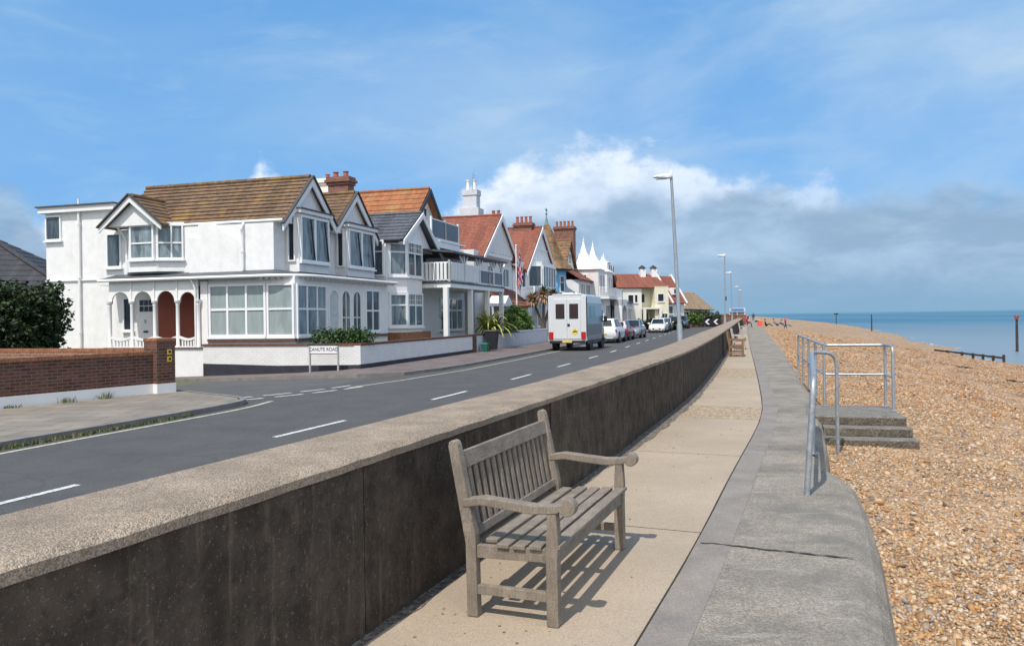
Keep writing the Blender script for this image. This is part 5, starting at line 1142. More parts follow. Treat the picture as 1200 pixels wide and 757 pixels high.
tw = [('pale low seafront building in the distance, left of the pair', 52, 300, 22, 6, 5.2, WHITE), ('grey low seafront building in the far distance, right of the pair', 84, 420, 34, 8, 4.6, mat('blue_grey_render', (.22, .27, .33), .8))]
for lb, X, Y, w_, dp, hh, m_ in tw:
    t = thing('seafront_building', lb, 'building', (X, Y, -.2), R(5), 'distant seafront buildings'); MB().box(-w_ / 2, w_ / 2, 0, dp, 0, hh - 1).build('wall', m_, t)
    r = MB(); r.roof((-w_ / 2 - .3, -.3, hh - 1), (w_ / 2 + .3, -.3, hh - 1), (w_ / 2 - 1, dp / 2, hh + 1), (-w_ / 2 + 1, dp / 2, hh + 1), 4); r.roof((w_ / 2 + .3, dp + .3, hh - 1), (-w_ / 2 - .3, dp + .3, hh - 1), (-w_ / 2 + 1, dp / 2, hh + 1), (w_ / 2 - 1, dp / 2, hh + 1), 4); r.build('roof', SLATE, t)
    for k in range(6): window(t, (-w_ / 2 + 1 + k * (w_ - 2) / 6, -.01, 1), FR, (w_ - 2) / 9, 1.4, 2, 1, GLASS_D, .1)
sh = thing('seafront_shelter', 'small white seafront shelter with a blue board beyond the last lamps', 'shelter', (46.3, 163, -.2), R(-10))
MB().box(-1.6, 1.6, .1, 1.6, 2.2, 3.0).build('roof', mat('pale_blue_board', (.45, .56, .66), .6), sh); [MB().box(x - .08, x + .08, .3, .46, 0, 2.2).build('post', WHITE, sh) for x in (-1.5, 0, 1.5)]; MB().box(-1.5, 1.5, 1.4, 1.5, 0, 2.2).build('back_panel', mat('pale_panel', (.5, .52, .5), .6), sh); MB().box(-1.3, 1.3, .08, .095, 2.35, 2.85).build('board', mat('blue_board', (.08, .17, .4), .5), sh)

# ---------------------------------------------------------------- garden plants and flag
bush('planter_bush', 'leafy green bush on the corner of the white garden wall', (*wd(.75, 1.1), .2), [((x, y, .72), (.36, .34, .34)) for x, y in ((-.75, 0), (-.35, -.15), (.05, .0), (.45, -.2), (.8, -.1), (.3, .3))], 3600, .036, leafmat('bush_leaf', (.035, .075, .02), (.09, .15, .035)), 220, .1)
bush('rounded_shrub', 'rounded bright green shrub behind the pale grey garden wall', (*wd(23.3, .95), 0), [((0, 0, 1.5), (.75, .75, .85)), ((.35, .95, 1.3), (.7, .8, .8)), ((-.3, -1.0, 1.15), (.65, .8, .7))], 9000, .05, SHRUB, 420, .13)
def blades(name, base, n, L, w, m, par, lo=20, hi=85, curl=1.0, seed=3, uplift=0.0):
    q_ = random.Random(seed); b = MB(); base = Vector(base)
    for i in range(n):
        a = q_.uniform(0, 6.283); e = R(q_.uniform(lo, hi)); l = L * q_.uniform(.65, 1.1); p = base.copy(); pts = []; ee = e
        for k in range(6):
            pts.append(p.copy()); p = p + Vector((math.cos(a) * math.cos(ee), math.sin(a) * math.cos(ee), math.sin(ee))) * l / 5; ee -= curl * q_.uniform(.16, .36)
        sd = Vector((-math.sin(a), math.cos(a), 0)); ws = [w * f for f in (.7, 1, 1, .85, .55, .08)]
        for k in range(5): b.q(pts[k] - sd * ws[k], pts[k] + sd * ws[k], pts[k + 1] + sd * ws[k + 1], pts[k + 1] - sd * ws[k + 1])
    return b.build(name, m, par)
PHM = mat('yellow_green_blade', (.46, .46, .12), .5, .3, 5, col2=(.09, .15, .03), c2s=1.3); PDEAD = mat('dry_tan_blade', (.48, .32, .21), .8, .25, 5); PGRN = mat('green_blade', (.05, .09, .03), .5, .3, 5)
ph = thing('phormium', 'spiky yellow green strap-leaved plant behind the black wheeled bin', 'plant', (*wd(17.6, .9), .75)); blades('leaves', (0, 0, 0), 110, 2.3, .06, PHM, ph, 30, 85, 1.5, 5); blades('shaded_leaves', (0.4, 0.3, 0), 50, 1.7, .05, PGRN, ph, 30, 80, 1.0, 6)
def palm(name, label, loc, hgt, crowns, L, dead):
    t = thing(name, label, 'palm', loc); tr = MB(); 
    for i, (x, y, z) in enumerate(crowns): tr.tube([(0, 0, 0), (x * .15, y * .15, z * .4), (x * .6, y * .6, z * .75), (x, y, z)], [.13, .11, .09, .08], 8)
    tr.build('trunk', mat('palm_bark', (.13, .10, .075), .9, .3, 9, .5, 40), t, smooth=60)
    for i, c in enumerate(crowns):
        blades('green_fronds', c, 60, L * 1.0, .035, PGRN, t, 50, 90, .9, 20 + i)
        if dead: blades('dry_fronds', (c[0], c[1], c[2] - .05), 260, L, .045, PDEAD, t, -30, 55, .6, 40 + i)
    return t
palm('cordyline_palm', 'cordyline palm with tan drooping skirts of dry leaves near the camper van', (*wd(30.2, .8), -.1), 3.5, [(-.75, .2, 3.0), (.75, .3, 3.15), (.05, -.3, 3.3)], .95, True)
palm('small_palm', 'small dark palm in front of the ground floor windows of the balcony house', (*wd(14.2, 2.2), -.1), 1.5, [(0, 0, 1.45)], .8, False)
# drooping union flag on a white pole
fl = house('flagpole', 'white flagpole in a front garden beside the rounded shrub', 23.6, .9, 'flagpole'); OFF[fl.name] = (0, 0, 0)
MB().tube([(0, 0, 0), (0, 0, 3), (0, 0, 6.4)], [.06, .05, .035], 10).build('pole', WHITE, fl, smooth=60); MB().lathe([(0, 6.38), (.07, 6.45), (0, 6.53)], n=10).build('finial', WHITE, fl)
FB, FW, FRD = mat('flag_blue', (.012, .02, .13), .8), mat('flag_white', (.68, .68, .70), .8), mat('flag_red', (.5, .02, .045), .8)
def uj(u, v):                                              # u 0..2, v 0..1
    x, y = u - 1, v - .5
    if abs(x) < .1 or abs(y) < .1: return 2
    if abs(x) < .167 or abs(y) < .167: return 1
    dg_ = min(abs(y - x * .5), abs(y + x * .5)) * .894
    if dg_ < .035: return 2
    if dg_ < .1: return 1
    return 0
me = bpy.data.meshes.new('flag'); nu, nv = 64, 36; fv = []; ff = []; fm = []
for j in range(nv + 1):
    for i in range(nu + 1):
        u, v = i / nu, j / nv; z = 6.25 - (1 - v) * 1.35 - u * 2.6 * (.72 + .28 * v); x = .05 + .2 * math.sin(u * 5.5 + .5 * v) + .18 * u + .24 * (1 - v) * (.4 + .6 * u); y = .05 + .16 * math.sin(u * 9 + v * 2.2) + .05 * math.sin(v * 8 + u * 3)
        fv.append((x * 1.0 + .02, y * .9 - .1 * u, z))
for j in range(nv):
    for i in range(nu): a = j * (nu + 1) + i; ff.append((a, a + 1, a + nu + 2, a + nu + 1)); fm.append(uj(2 * (i + .5) / nu, (j + .5) / nv))
me.from_pydata(fv, [], ff)
for mm in (FB, FW, FRD): me.materials.append(mm)
me.polygons.foreach_set('material_index', fm); me.polygons.foreach_set('use_smooth', [True] * len(ff)); me.update()
fo = bpy.data.objects.new('union_flag', me); COL.objects.link(fo); x, y = wd(23.6, .9); fo.location = (x, y, GZ); fo.rotation_euler = (0, 0, ROT - R(92)); tag(fo, 'red white and blue union flag hanging limp from the white flagpole', 'flag')

# weeds along the near kerb and wall foot
GRASSM = mat('weed_green', (.09, .12, .035), .7, .35, 8, col2=(.26, .21, .09), c2s=2)
def tuft(label, X, Y, z, n, L, seed, r=.12, name='grass_tuft'):
    t = thing(name, label, 'weeds', (X, Y, z), 0, 'weeds at the near kerb and wall'); q_ = random.Random(seed); b = MB()
    for i in range(n):
        a = q_.uniform(0, 6.283); e = q_.uniform(.5, 1.4); l = L * q_.uniform(.5, 1.1); p0 = Vector((q_.gauss(0, r), q_.gauss(0, r), 0)); d_ = Vector((math.cos(a) * math.cos(e), math.sin(a) * math.cos(e), math.sin(e))); sd = Vector((-math.sin(a), math.cos(a), 0)) * .008
        b.q(p0 - sd, p0 + sd, p0 + d_ * l * .6 + sd * .8, p0 + d_ * l * .6 - sd * .8); b.q(p0 + d_ * l * .6 - sd * .8, p0 + d_ * l * .6 + sd * .8, p0 + d_ * l - Vector((0, 0, l * .12)))
    b.build('blades', GRASSM, t)
b = MB(); q_ = random.Random(11)
for i in range(1500):
    f = q_.random() ** 1.3; Y = 11.2 + 4.6 * f; X = xat(sorted(KN[:40], key=lambda p: p[1]), Y) + .03 + abs(q_.gauss(0, .07)) * (1.2 - f); a = q_.uniform(0, 6.283); l = q_.uniform(.03, .11); sd = Vector((-math.sin(a), math.cos(a), 0)) * .007; p0 = Vector((X, Y, ROADZ)); d_ = Vector((math.cos(a) * .6, math.sin(a) * .6, .8))
    b.q(p0 - sd, p0 + sd, p0 + d_ * l)
o = b.build('gutter_grass', GRASSM); tag(o, 'thin dry grass and weeds growing along the gutter of the near kerb', 'grass', kind='stuff')
for i, (f, L_2) in enumerate(((1.3, .22), (2.2, .16), (6.2, .26), (3.4, .1))):
    p0 = wa + D_ * f + Nn * .05; tuft(('tall weed at the brick wall foot, nearest the pillar', 'short weed at the brick wall foot, second from the pillar', 'large weed at the brick wall foot, at the left of the picture', 'tiny weed at the wall foot, between the larger ones')[i], p0.x, p0.y, FOOTZ, 60, L_2, i + 3, .1, 'weed')
# ---------------------------------------------------------------- vehicles
CARGLASS = glass_mat('car_glass', (.02, .024, .03), .04)
TAILM = mat('red_lamp', (.4, .02, .02), .25, .05); HEADM = mat('clear_lamp', (.55, .57, .6), .15, .05); PLATE_W = mat('white_number_plate', (.75, .75, .72), .5); PLATE_Y = mat('yellow_number_plate', (.75, .55, .06), .5)
def paint(name, col): 
    m = mat(name, col, .28, .02, 3, spec=.6); m.node_tree.nodes['Principled BSDF'].inputs['Coat Weight'].default_value = .6; return m
def wheel(par, x, y, r, w, side):
    b = MB(); pr = [(r * .62, -w / 2), (r * .93, -w / 2), (r, -w * .3), (r, w * .3), (r * .93, w / 2), (r * .62, w / 2)]
    b.loft([[(x + rr * math.cos(a), y + yy, r + rr * math.sin(a)) for a in np.linspace(0, 2 * math.pi, 24, endpoint=False)] for rr, yy in pr], cap=True)
    t = b.build('wheel', RUBBER, par, smooth=40)
    b = MB(); yo = y + side * (w / 2 - .012)
    b.tube([(x, yo - side * .03, r), (x, yo + side * .004, r)], r * .16, 10)
    for k in range(5):
        a = 2 * math.pi * k / 5 + .3; c, s = math.cos(a), math.sin(a)
        b.bar((x, yo, r), (x + r * .66 * c, yo, r + r * .66 * s), .07, .03, (0, 1, 0))
    n_ = 24; b.loft([[(x + rr * math.cos(a), yo + dy, r + rr * math.sin(a)) for a in np.linspace(0, 2 * math.pi, n_, endpoint=False)] for rr, dy in ((r * .66, -.02), (r * .66, .008), (r * .58, .008), (r * .58, -.02))], cap=False)
    b.build('rim', ALLOY, t)
def car(name, label, loc, ang, col, L=4.2, Wd=1.78, H=1.48, typ='hatch', group='cars parked along the kerb', matname=None):
    # local x forward, rear at -L/2; y left; z up
    t = thing(name, label, 'car', loc, ang, group); P = paint(matname or ('car_paint_%02d%02d%02d' % tuple(int(99 * c) for c in col)), col)
    w = Wd / 2; hw = .62 if typ != 'suv' else .72; r = .31 if typ != 'suv' else .36; gc = .17 if typ != 'suv' else .23
    belt = H * .60; hood = H * .56
    xs = [-.5, -.485, -.44, -.34, -.2, 0, .15, .24, .34, .44, .482, .5]
    zt = {'hatch': [.50, .60, .64, .635, .625, .615, .605, .60, .565, .515, .47, .42], 'suv': [.5, .6, .65, .645, .635, .625, .62, .615, .595, .565, .52, .45], 'sedan': [.48, .60, .635, .64, .63, .615, .605, .60, .56, .51, .46, .42]}[typ]
    wf = [.80, .90, .96, .99, 1, 1, 1, 1, .985, .93, .86, .74]; rings = []
    for x, z, f in zip(xs, zt, wf):
        X = x * L; ww = w * f; Z = z * H; b0 = gc + (.10 if abs(x) > .47 else 0)
        rings.append([(X, -ww * .80, b0), (X, -ww * .97, b0 + .10), (X, -ww, gc + .30), (X, -ww * .985, Z * .80), (X, -ww * .93, Z - .03), (X, -ww * .80, Z), (X, -ww * .4, Z + .015), (X, 0, Z + .02),
                      (X, ww * .4, Z + .015), (X, ww * .80, Z), (X, ww * .93, Z - .03), (X, ww * .985, Z * .80), (X, ww, gc + .30), (X, ww * .97, b0 + .10), (X, ww * .80, b0)])
    b = MB(); b.loft([rg[::-1] for rg in rings]); 
    # greenhouse
    rb, rt_, ft, fb = {'hatch': (-.475, -.40, .06, .245), 'suv': (-.475, -.40, .04, .22), 'sedan': (-.36, -.22, .05, .245)}[typ]
    if typ == 'hatch': rb, rt_ = -.47, -.385
    zb = belt + .02; zr = H
    def ring(x, z, f): ww = w * f; return [(x * L, -ww, z), (x * L, -ww * .5, z + .012), (x * L, ww * .5, z + .012), (x * L, ww, z)]
    base = [(rb, zb), (-.1, zb), (fb, zb - .01)]
    gh = MB()
    lo = [(rb, .80), (-.2, .90), (0, .90), (fb, .82)]; hi = [(rt_, .64), (rt_ + .12, .69), (ft - .1, .69), (ft, .64)]
    zh = [zr - .05, zr, zr, zr - .05]
    lv = [(x * L, sy * w * f, zb) for x, f in lo for sy in (-1, 1)]; hv = [(x * L, sy * w * f, z) for (x, f), z in zip(hi, zh) for sy in (-1, 1)]
    V = lv + hv; F = []
    for i in range(3):
        F += [(2 * i, 2 * i + 2, 8 + 2 * i + 2, 8 + 2 * i), (2 * i + 1, 8 + 2 * i + 1, 8 + 2 * i + 3, 2 * i + 3), (8 + 2 * i, 8 + 2 * i + 2, 8 + 2 * i + 3, 8 + 2 * i + 1)]
    F += [(1, 0, 8, 9), (6, 7, 15, 14)]; b.add(V, F)
    b.build('body', P, t, smooth=38)
    V = [Vector(v) for v in V]
    def patch(name, quad, i0=.05, i1=.95, j0=.05, j1=.95, m=CARGLASS, off=.008):
        a, c, d, e = [V[k] for k in quad]; nrm = (c - a).cross(e - a).normalized(); cen = (a + c + d + e) / 4
        if nrm.dot(cen - Vector((0, 0, H * .6))) < 0: nrm = -nrm
        def bl(i, j): return (a.lerp(c, i)).lerp(e.lerp(d, i), j) + nrm * off
        mb = MB(); pts = [bl(i0, j0), bl(i1, j0), bl(i1, j1), bl(i0, j1)]
        if (pts[1] - pts[0]).cross(pts[3] - pts[0]).dot(nrm) < 0: pts = pts[::-1]
        mb.prism(pts, nrm * -.006); return mb.build(name, m, t)
    patch('windscreen', (6, 7, 15, 14)); patch('rear_window', (1, 0, 8, 9), .1, .9, .18, .92)
    for s in (0, 1):
        patch('side_window', (4 + s, 6 + s, 14 + s, 12 + s), .03, .82, .10, .9); patch('side_window', (2 + s, 4 + s, 12 + s, 10 + s), .05, .97, .10, .92); patch('side_window', (0 + s, 2 + s, 10 + s, 8 + s), .3, .93, .12, .9)
    for s in (-1, 1):
        for x in (-.295 * L, .305 * L):
            a_ = MB(); a_.tube([(x, s * (w * .80), r), (x, s * (w + .004), r)], r * 1.17, 24); a_.build('wheel_arch', BINM, t, smooth=40)
            wheel(t, x, s * (w - .09), r, .2, s)
        yy = s * w * .62; xf = .485 * L
        MB().loft([[(xf - .16, yy + s * .24, hw + .08), (xf - .16, yy + s * .23, hw - .06), (xf - .1, yy + s * .2, hw - .07), (xf - .1, yy + s * .2, hw + .07)], [(xf + .0, yy - s * .10, hw + .02), (xf + .01, yy - s * .10, hw - .05), (xf + .03, yy - s * .1, hw - .05), (xf + .02, yy - s * .1, hw + .01)]]).build('headlight', HEADM, t)
        MB().box(-.485 * L - .02, -.46 * L, s * w * .66, s * w * .93, hw, hw + .2).build('tail_light', TAILM, t, bevel=.01)
        MB().loft([[(x, s * y, z) for x, y, z in ((.19 * L + .05, w * .9, zb), (.19 * L - .05, w * .9, zb), (.19 * L - .06, w * .9, zb + .1), (.19 * L + .05, w * .9, zb + .1))], [(x, s * y, z) for x, y, z in ((.19 * L + .04, w + .16, zb + .02), (.19 * L - .05, w + .16, zb + .02), (.19 * L - .06, w + .16, zb + .14), (.19 * L + .02, w + .16, zb + .14))]]).build('wing_mirror', P, t, bevel=.02)
    MB().loft([[(.49 * L, -w * .45, gc + .14), (.49 * L, w * .45, gc + .14), (.49 * L, w * .52, gc + .32), (.49 * L, -w * .52, gc + .32)], [(.503 * L, -w * .42, gc + .15), (.503 * L, w * .42, gc + .15), (.503 * L, w * .48, gc + .31), (.503 * L, -w * .48, gc + .31)]]).build('grille', BINM, t)
    MB().box(.505 * L, .51 * L, -.26, .26, gc + .17, gc + .28).build('number_plate', PLATE_W, t)
    MB().box(-.508 * L, -.50 * L, -.26, .26, hw - .14, hw - .03).build('number_plate', PLATE_Y, t)
    return t
def sdcar(s, d, toward=False, dz=ROADZ, da=0):
    x, y = wd(s, d); return (x, y, dz + .005), ROT + (math.pi if toward else 0) + R(da)
# motorhome / high box van, rear towards the camera
VW = paint('white_van_paint', (.62, .63, .64)); VG = paint('grey_van_side', (.24, .28, .31))
(vx, vy, vz), va = sdcar(18.65, -4.15, da=-1.0)
vt = thing('camper_van', 'tall white box camper van with two rear windows parked at the kerb', 'van', (vx, vy, vz), va)
L, w, zb, zt = 5.6, 1.05, .52, 2.98
b = MB(); b.loft([[(x, sy * w * k, z) for sy, z, k in ((-1, zb, 1), (1, zb, 1), (1, zt - .35, 1), (1, zt - .05, .995), (1, zt, .965), (-1, zt, .965), (-1, zt - .05, .995), (-1, zt - .35, 1))] for x in (-L / 2, L / 2 - 1.5)])
b.loft([[(L / 2 - 1.5, sy * w * .98, z) for sy, z in ((-1, zb), (1, zb), (1, zt - .1), (-1, zt - .1))], [(L / 2 - .9, sy * w * .96, z) for sy, z in ((-1, zb), (1, zb), (1, zt - .5), (-1, zt - .5))], [(L / 2 - .55, sy * w * .94, z) for sy, z in ((-1, zb), (1, zb), (1, 1.45), (-1, 1.45))], [(L / 2, sy * w * .9, z) for sy, z in ((-1, zb), (1, zb), (1, 1.1), (-1, 1.1))]])
bd = b.build('body', VW, vt, bevel=.03)
for sy in (-1, 1):
    MB().box(-L / 2 + .26, L / 2 - 1.3, sy * w, sy * (w + .012), zb + .05, zt - .42).build('side_panel', VG, vt)
    MB().box(-L / 2 - .004, -L / 2 + .13, sy * (w - .004), sy * (w + .02), zb + .25, zt - .12).build('corner_trim', BINM, vt)
    MB().box(-L / 2 + .9, -L / 2 + 2.3, sy * (w + .013), sy * (w + .03), 1.75, 2.4).build('side_window', mat('acrylic_window', (.17, .27, .29), .12), vt)
    MB().box(-L / 2 - .05, -L / 2 + .03, sy * (w - .28), sy * (w - .04), zb + .1, zb + .5).build('tail_light', TAILM, vt, bevel=.012)
    # rear door leaf
    dr = MB().box(-L / 2 - .03, -L / 2 - .002, sy * .012, sy * .74, zb + .12, zt - .2).build('rear_door', VW, vt, bevel=.012)
    MB().box(-L / 2 - .042, -L / 2 - .031, sy * .13, sy * .62, 1.72, 2.52).build('window', mat('brown_tinted_glass', (.045, .026, .024), .1), dr, bevel=.005)
    MB().box(L / 2 - 1.42, L / 2 - .85, sy * (w - .03), sy * (w + .004), 1.5, 2.2).build('cab_window', CARGLASS, vt)
    MB().box(L / 2 - .95, L / 2 - .8, sy * (w + .05), sy * (w + .24), 1.5, 1.85).build('wing_mirror', BINM, vt, bevel=.03)
    for x in (-L / 2 + 1.25, L / 2 - 1.05):
        MB().tube([(x, sy * .82, .36), (x, sy * (w + .006), .36)], .44, 24).build('wheel_arch', BINM, vt, smooth=40); wheel(vt, x, sy * (w - .12), .36, .22, sy)
    MB().box(-L / 2 + .3, L / 2 - .2, sy * (w - .03), sy * (w + .006), .38, .56).build('skirt', mat('dark_grey_plastic', (.07, .075, .08), .6), vt)
MB().box(-L / 2 - .06, -L / 2 + .1, -w * .9, w * .9, .42, .56).build('bumper', BINM, vt, bevel=.02)
MB().box(-L / 2 - .055, -L / 2 - .031, .015 - .17, -.02, 1.32, 1.45).build('door_handle', BINM, vt)
MB().box(-L / 2 - .02, L / 2 - 2, -.8, .8, zt, zt + .07).build('roof_rack', VW, vt, bevel=.02)
for k in range(3): MB().box(-L / 2 + .2 + k * 1.1, -L / 2 + .7 + k * 1.1, -.3, .3, zt + .072, zt + .15).build('roof_vent', VW, vt, bevel=.02)
ys_ = MB(); ys_.prism([(-L / 2 - .0345, -.43 + .2 * rr * math.sin(a), 1.02 + .2 * rr * math.cos(a)) for a, rr in [(k * math.pi / 6, 1.0 if k % 2 == 0 else .72) for k in range(12)]], (-.003, 0, 0)); yo_ = ys_.build('sticker', PLATE_Y, vt)
MB().prism([(-L / 2 - .0385, -.43 + y, 1.02 + z) for y, z in ((-.13, -.02), (.13, -.02), (.13, .03), (.03, .05), (0, .11), (-.03, .05), (-.13, .03))], (-.002, 0, 0)).build('sticker_mark', BINM, yo_)
MB().box(-L / 2 - .072, -L / 2 - .062, -.26, .26, .45, .55).build('number_plate', PLATE_Y, vt)

CARS = [('white SUV parked nose away just beyond the camper van', 29.4, -4.1, 0, (.74, .75, .77), 4.7, 1.95, 1.66, 'suv'),
        ('dark red hatchback half hidden between the white SUV and a grey car', 34.6, -4.15, 0, (.25, .012, .025), 4.0, 1.74, 1.46, 'hatch'),
        ('grey hatchback facing the camera beyond the dark red car', 40.4, -4.3, 1, (.20, .22, .23), 4.3, 1.8, 1.5, 'hatch'),
        ('white hatchback standing out from the kerb facing the camera', 59.2, -4.5, 1, (.80, .81, .82), 4.2, 1.78, 1.48, 'hatch'),
        ('black car parked close behind the white hatchback facing the camera', 64.4, -4.35, 1, (.02, .021, .026), 4.4, 1.8, 1.45, 'sedan'),
        ('silver car beside the nearest lamp column, beyond the black car', 70.2, -4.2, 1, (.42, .44, .46), 4.4, 1.8, 1.5, 'hatch'),
        ('pale blue SUV parked between silver car and dark blue car', 76.0, -4.7, 1, (.27, .33, .46), 4.5, 1.85, 1.68, 'suv'),
        ('dark blue SUV last in the row before the chevron sign', 82.0, -5.2, 1, (.05, .065, .10), 4.6, 1.88, 1.7, 'suv')]
for lb, s, d, tw, c, L_c, W_c, H_c, ty in CARS:
    lo_, an_ = sdcar(s, d, tw); car('parked_car', lb, lo_, an_, c, L_c, W_c, H_c, ty)

# ---------------------------------------------------------------- people
SKIN = mat('skin', (.45, .27, .19), .6, .05, 6)
def person(label, loc, ang, J, top, bot, hair, scale=1.0, group=None, shoes=(.03, .03, .03)):
    # J: joint positions in metres (x forward, y left, z up), grown into one continuous body
    t = thing('person', label, 'person', loc, ang, group)
    names = ['pel', 'bel', 'che', 'nec', 'hed', 'top', 'shl', 'ell', 'wrl', 'hal', 'shr', 'elr', 'wrr', 'har', 'hil', 'knl', 'anl', 'tol', 'hir', 'knr', 'anr', 'tor']
    rad = dict(pel=.15, bel=.135, che=.15, nec=.055, hed=.092, top=.075, shl=.07, ell=.045, wrl=.033, hal=.04, shr=.07, elr=.045, wrr=.033, har=.04, hil=.10, knl=.06, anl=.042, tol=.035, hir=.10, knr=.06, anr=.042, tor=.035)
    ed = ['pel bel', 'bel che', 'che nec', 'nec hed', 'hed top', 'che shl', 'shl ell', 'ell wrl', 'wrl hal', 'che shr', 'shr elr', 'elr wrr', 'wrr har', 'pel hil', 'hil knl', 'knl anl', 'anl tol', 'pel hir', 'hir knr', 'knr anr', 'anr tor']
    V = [Vector(J[n]) * scale for n in names]; ix = {n: i for i, n in enumerate(names)}
    me = bpy.data.meshes.new('body'); me.from_pydata([tuple(v) for v in V], [tuple(ix[k] for k in e.split()) for e in ed], []); ob = bpy.data.objects.new('tmpbody', me); COL.objects.link(ob)
    sk = ob.modifiers.new('s', 'SKIN'); 
    for n, i in ix.items(): r_ = rad[n] * scale; me.skin_vertices[0].data[i].radius = (r_, r_); me.skin_vertices[0].data[i].use_root = (n == 'pel')
    ob.modifiers.new('u', 'SUBSURF').levels = 2
    dg = bpy.context.evaluated_depsgraph_get(); m2 = bpy.data.meshes.new_from_object(ob.evaluated_get(dg)); bpy.data.objects.remove(ob)
    m2.materials.clear()
    for mm in (SKIN, mat('cloth_%d_%d_%d' % tuple(int(999 * c) for c in top), top, .85, .1, 9), mat('cloth_%d_%d_%d' % tuple(int(999 * c) for c in bot), bot, .85, .1, 9), mat('shoe_%d' % int(999 * shoes[0]), shoes, .7)): m2.materials.append(mm)
    seg = [(e.split(), V[ix[e.split()[0]]], V[ix[e.split()[1]]]) for e in ed]
    def kind(e):
        if e[1] in ('hed', 'top') or e[1] in ('hal', 'har'): return 0
        if e[1] in ('tol', 'tor'): return 3
        if e[0] in ('hil', 'hir', 'knl', 'knr') or e[1] in ('hil', 'hir'): return 2
        return 1
    for p in m2.polygons:
        c = p.center; best = min(seg, key=lambda s: ((c - s[1]) - (s[2] - s[1]) * max(0, min(1, (c - s[1]).dot(s[2] - s[1]) / max(1e-6, (s[2] - s[1]).length_squared)))).length - rad[s[0][1]] * scale * .6)
        p.material_index = kind(best[0]); p.use_smooth = True
    m2.name = 'body'; bo = bpy.data.objects.new('body', m2); COL.objects.link(bo); bo.parent = t
    # hair cap and face
    h, tp = V[ix['hed']], V[ix['top']]; c = h.lerp(tp, .55); f = (Vector(J['face'])).normalized()
    b = MB(); nn = 12
    b.loft([[(c + Vector((math.cos(a) * r * .105 - f.x * .022, math.sin(a) * r * .1 - f.y * .022, z * .115)) * scale) for a in np.linspace(0, 2 * math.pi, nn, endpoint=False)] for z, r in ((-.1, .98), (.35, 1.0), (.75, .78), (1.02, .35), (1.1, .02))]).build('hair', mat('hair_%d' % int(999 * hair[0]), hair, .8, .2, 20), t, smooth=70)
    e = MB(); lat = Vector((-f.y, f.x, 0))
    for s in (-1, 1): e.lathe([(0, -.012), (.012, 0), (0, .012)], tuple(c + (f * .095 + lat * s * .035 + Vector((0, 0, -.005))) * scale), 8)
    e.build('eyes', mat('eye', (.03, .02, .02), .4), t)
    e = MB(); e.loft([[tuple(c + (f * x + lat * y + Vector((0, 0, z))) * scale) for y in (-wd_, wd_)] + [tuple(c + (f * (x + .02) + Vector((0, 0, z))) * scale)] for x, wd_, z in ((.088, .008, 0), (.098, .018, -.04))]); e.build('nose', SKIN, t)
    return t
def sit(seat, recl=.1, legs='chair', kn=.0):
    z = seat; J = dict(pel=(0, 0, z + .12), bel=(-recl * .3, 0, z + .3), che=(-recl * .8, 0, z + .5), nec=(-recl, 0, z + .66), hed=(-recl + .03, 0, z + .76), top=(-recl + .04, 0, z + .9),
             shl=(-recl * .8, .19, z + .56), ell=(.05 - recl * .5, .24, z + .32), wrl=(.27, .17, z + .22), hal=(.35, .14, z + .2), shr=(-recl * .8, -.19, z + .56), elr=(.05 - recl * .5, -.24, z + .32), wrr=(.27, -.17, z + .22), har=(.35, -.14, z + .2), face=(1, 0, 0))
    if legs == 'chair': J.update(hil=(.02, .1, z + .1), knl=(.44, .12, z + .1), anl=(.46, .12, .07), tol=(.62, .13, .04), hir=(.02, -.1, z + .1), knr=(.44, -.12, z + .1), anr=(.5, -.12, .07), tor=(.66, -.13, .04))
    else: J.update(hil=(.02, .1, z + .08), knl=(.42, .13, z + .28 + kn), anl=(.72, .13, z + .06), tol=(.86, .14, z + .1), hir=(.02, -.1, z + .08), knr=(.44, -.13, z + .2 + kn), anr=(.8, -.13, z + .06), tor=(.93, -.14, z + .1))
    return J
bd_ = math.atan2(-.305, 1)
person('person in a red top and cap sitting on the far dark bench', (xb4 + .22, 94.8, .01), bd_, sit(.43), (.62, .02, .04), (.05, .05, .07), (.6, .03, .05), group=None)
def bz(o, Y): return beach_z(o, Y)
def on_beach(X, Y): return (X, Y, bz(max(0, (X - xat(EDGE, Y)) * .95), Y) + .0)
lo_ = on_beach(32.6, 102); person('person in dark clothes sitting on the shingle beside the orange windbreak', lo_, R(-15), sit(0, .1, 'ground', .1), (.02, .02, .028), (.025, .025, .035), (.02, .015, .012))
lo_ = on_beach(34.2, 102.5); person('person in grey reclining on the shingle with knees raised, left of two', lo_, R(-20), sit(0, .45, 'ground', .1), (.2, .2, .23), (.05, .05, .08), (.06, .04, .03))
lo_ = on_beach(34.9, 101.5); person('person in pale blue lying back on the shingle beside the walker in red', lo_, R(10), sit(0, .5, 'ground', .05), (.30, .42, .5), (.12, .2, .28), (.12, .08, .05))
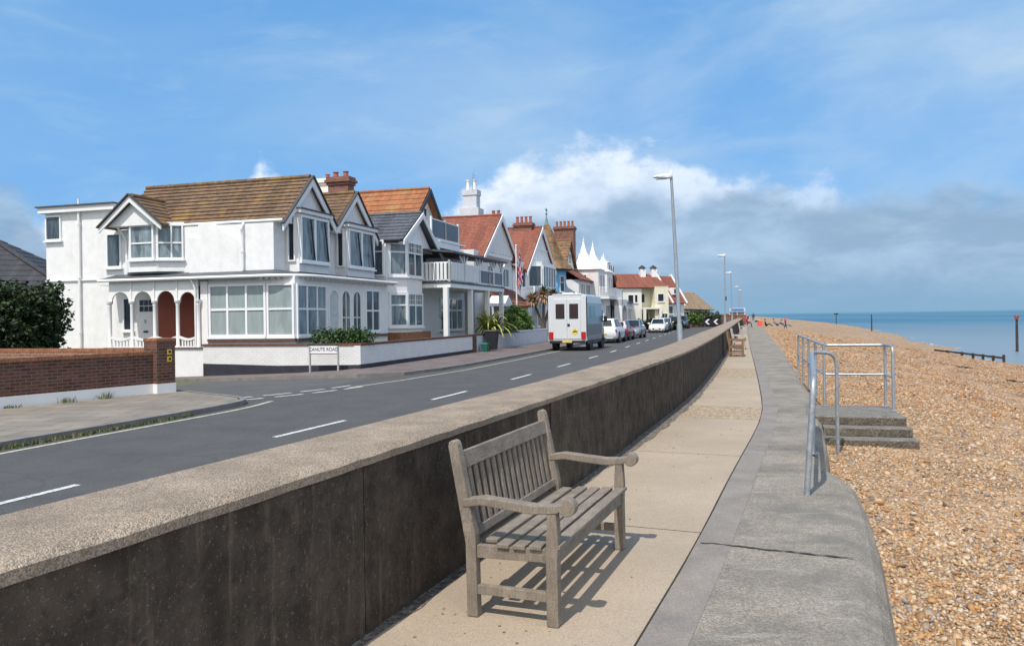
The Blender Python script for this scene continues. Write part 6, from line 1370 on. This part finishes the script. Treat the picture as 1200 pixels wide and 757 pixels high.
lo_ = on_beach(31.85, 102); wbk = thing('windbreak', 'small bright orange windbreak standing on the shingle', 'windbreak', lo_, R(8))
MB().prism([(-.38, 0, .06), (-.1, .06, .06), (.1, .06, .06), (.38, 0, .06), (.38, .012, .06), (.1, .072, .06), (-.1, .072, .06), (-.38, .012, .06)], (0, 0, .64)).build('canvas', mat('orange_canvas', (.75, .12, .05), .8), wbk)
for x, y in ((-.38, -.01), (0, .09), (.38, -.01)): MB().tube([(x, y, -.1), (x, y, .78)], .014, 6).build('pole', TEAKW, wbk)
lo_ = on_beach(47.0, 152); bt = thing('upturned_dinghy', 'small pale dinghy lying upside down on the shingle by the apron', 'boat', lo_, R(70))
MB().loft([[(x, w_ * math.cos(a), h_ * math.sin(a)) for a in np.linspace(0, math.pi, 9)] for x, w_, h_ in ((-1.3, .5, .42), (-.5, .62, .55), (.4, .58, .55), (1.1, .32, .45), (1.4, .04, .3))], closed=False).build('hull', mat('dinghy_paint', (.5, .46, .38), .6), bt, smooth=60)
MB().bar((-1.3, 0, .44), (1.35, 0, .5), .05, .06).build('keel', TIMBER, bt)
wk = dict(pel=(0, 0, .95), bel=(0, 0, 1.12), che=(0, 0, 1.33), nec=(0, 0, 1.5), hed=(.02, 0, 1.6), top=(.02, 0, 1.72), shl=(0, .19, 1.4), ell=(-.05, .25, 1.12), wrl=(.05, .26, .88), hal=(.08, .26, .8), shr=(0, -.19, 1.4), elr=(.0, -.25, 1.12), wrr=(.14, -.25, .9), har=(.18, -.25, .83), hil=(0, .1, .92), knl=(.12, .1, .5), anl=(.16, .1, .08), tol=(.3, .1, .04), hir=(0, -.1, .92), knr=(.02, -.1, .5), anr=(-.2, -.1, .1), tor=(-.08, -.1, .04), face=(1, 0, 0))
person('distant person in dark clothes walking away along the promenade apron', (xat(JOIN, 170) + .9, 170, .01), R(75), wk, (.03, .035, .06), (.04, .04, .06), (.03, .02, .02))
lo_ = on_beach(29.6, 86); person('person in a red top and dark trousers walking on the shingle near the sitters', lo_, R(-10), wk, (.62, .025, .06), (.05, .03, .05), (.25, .2, .16), .74)
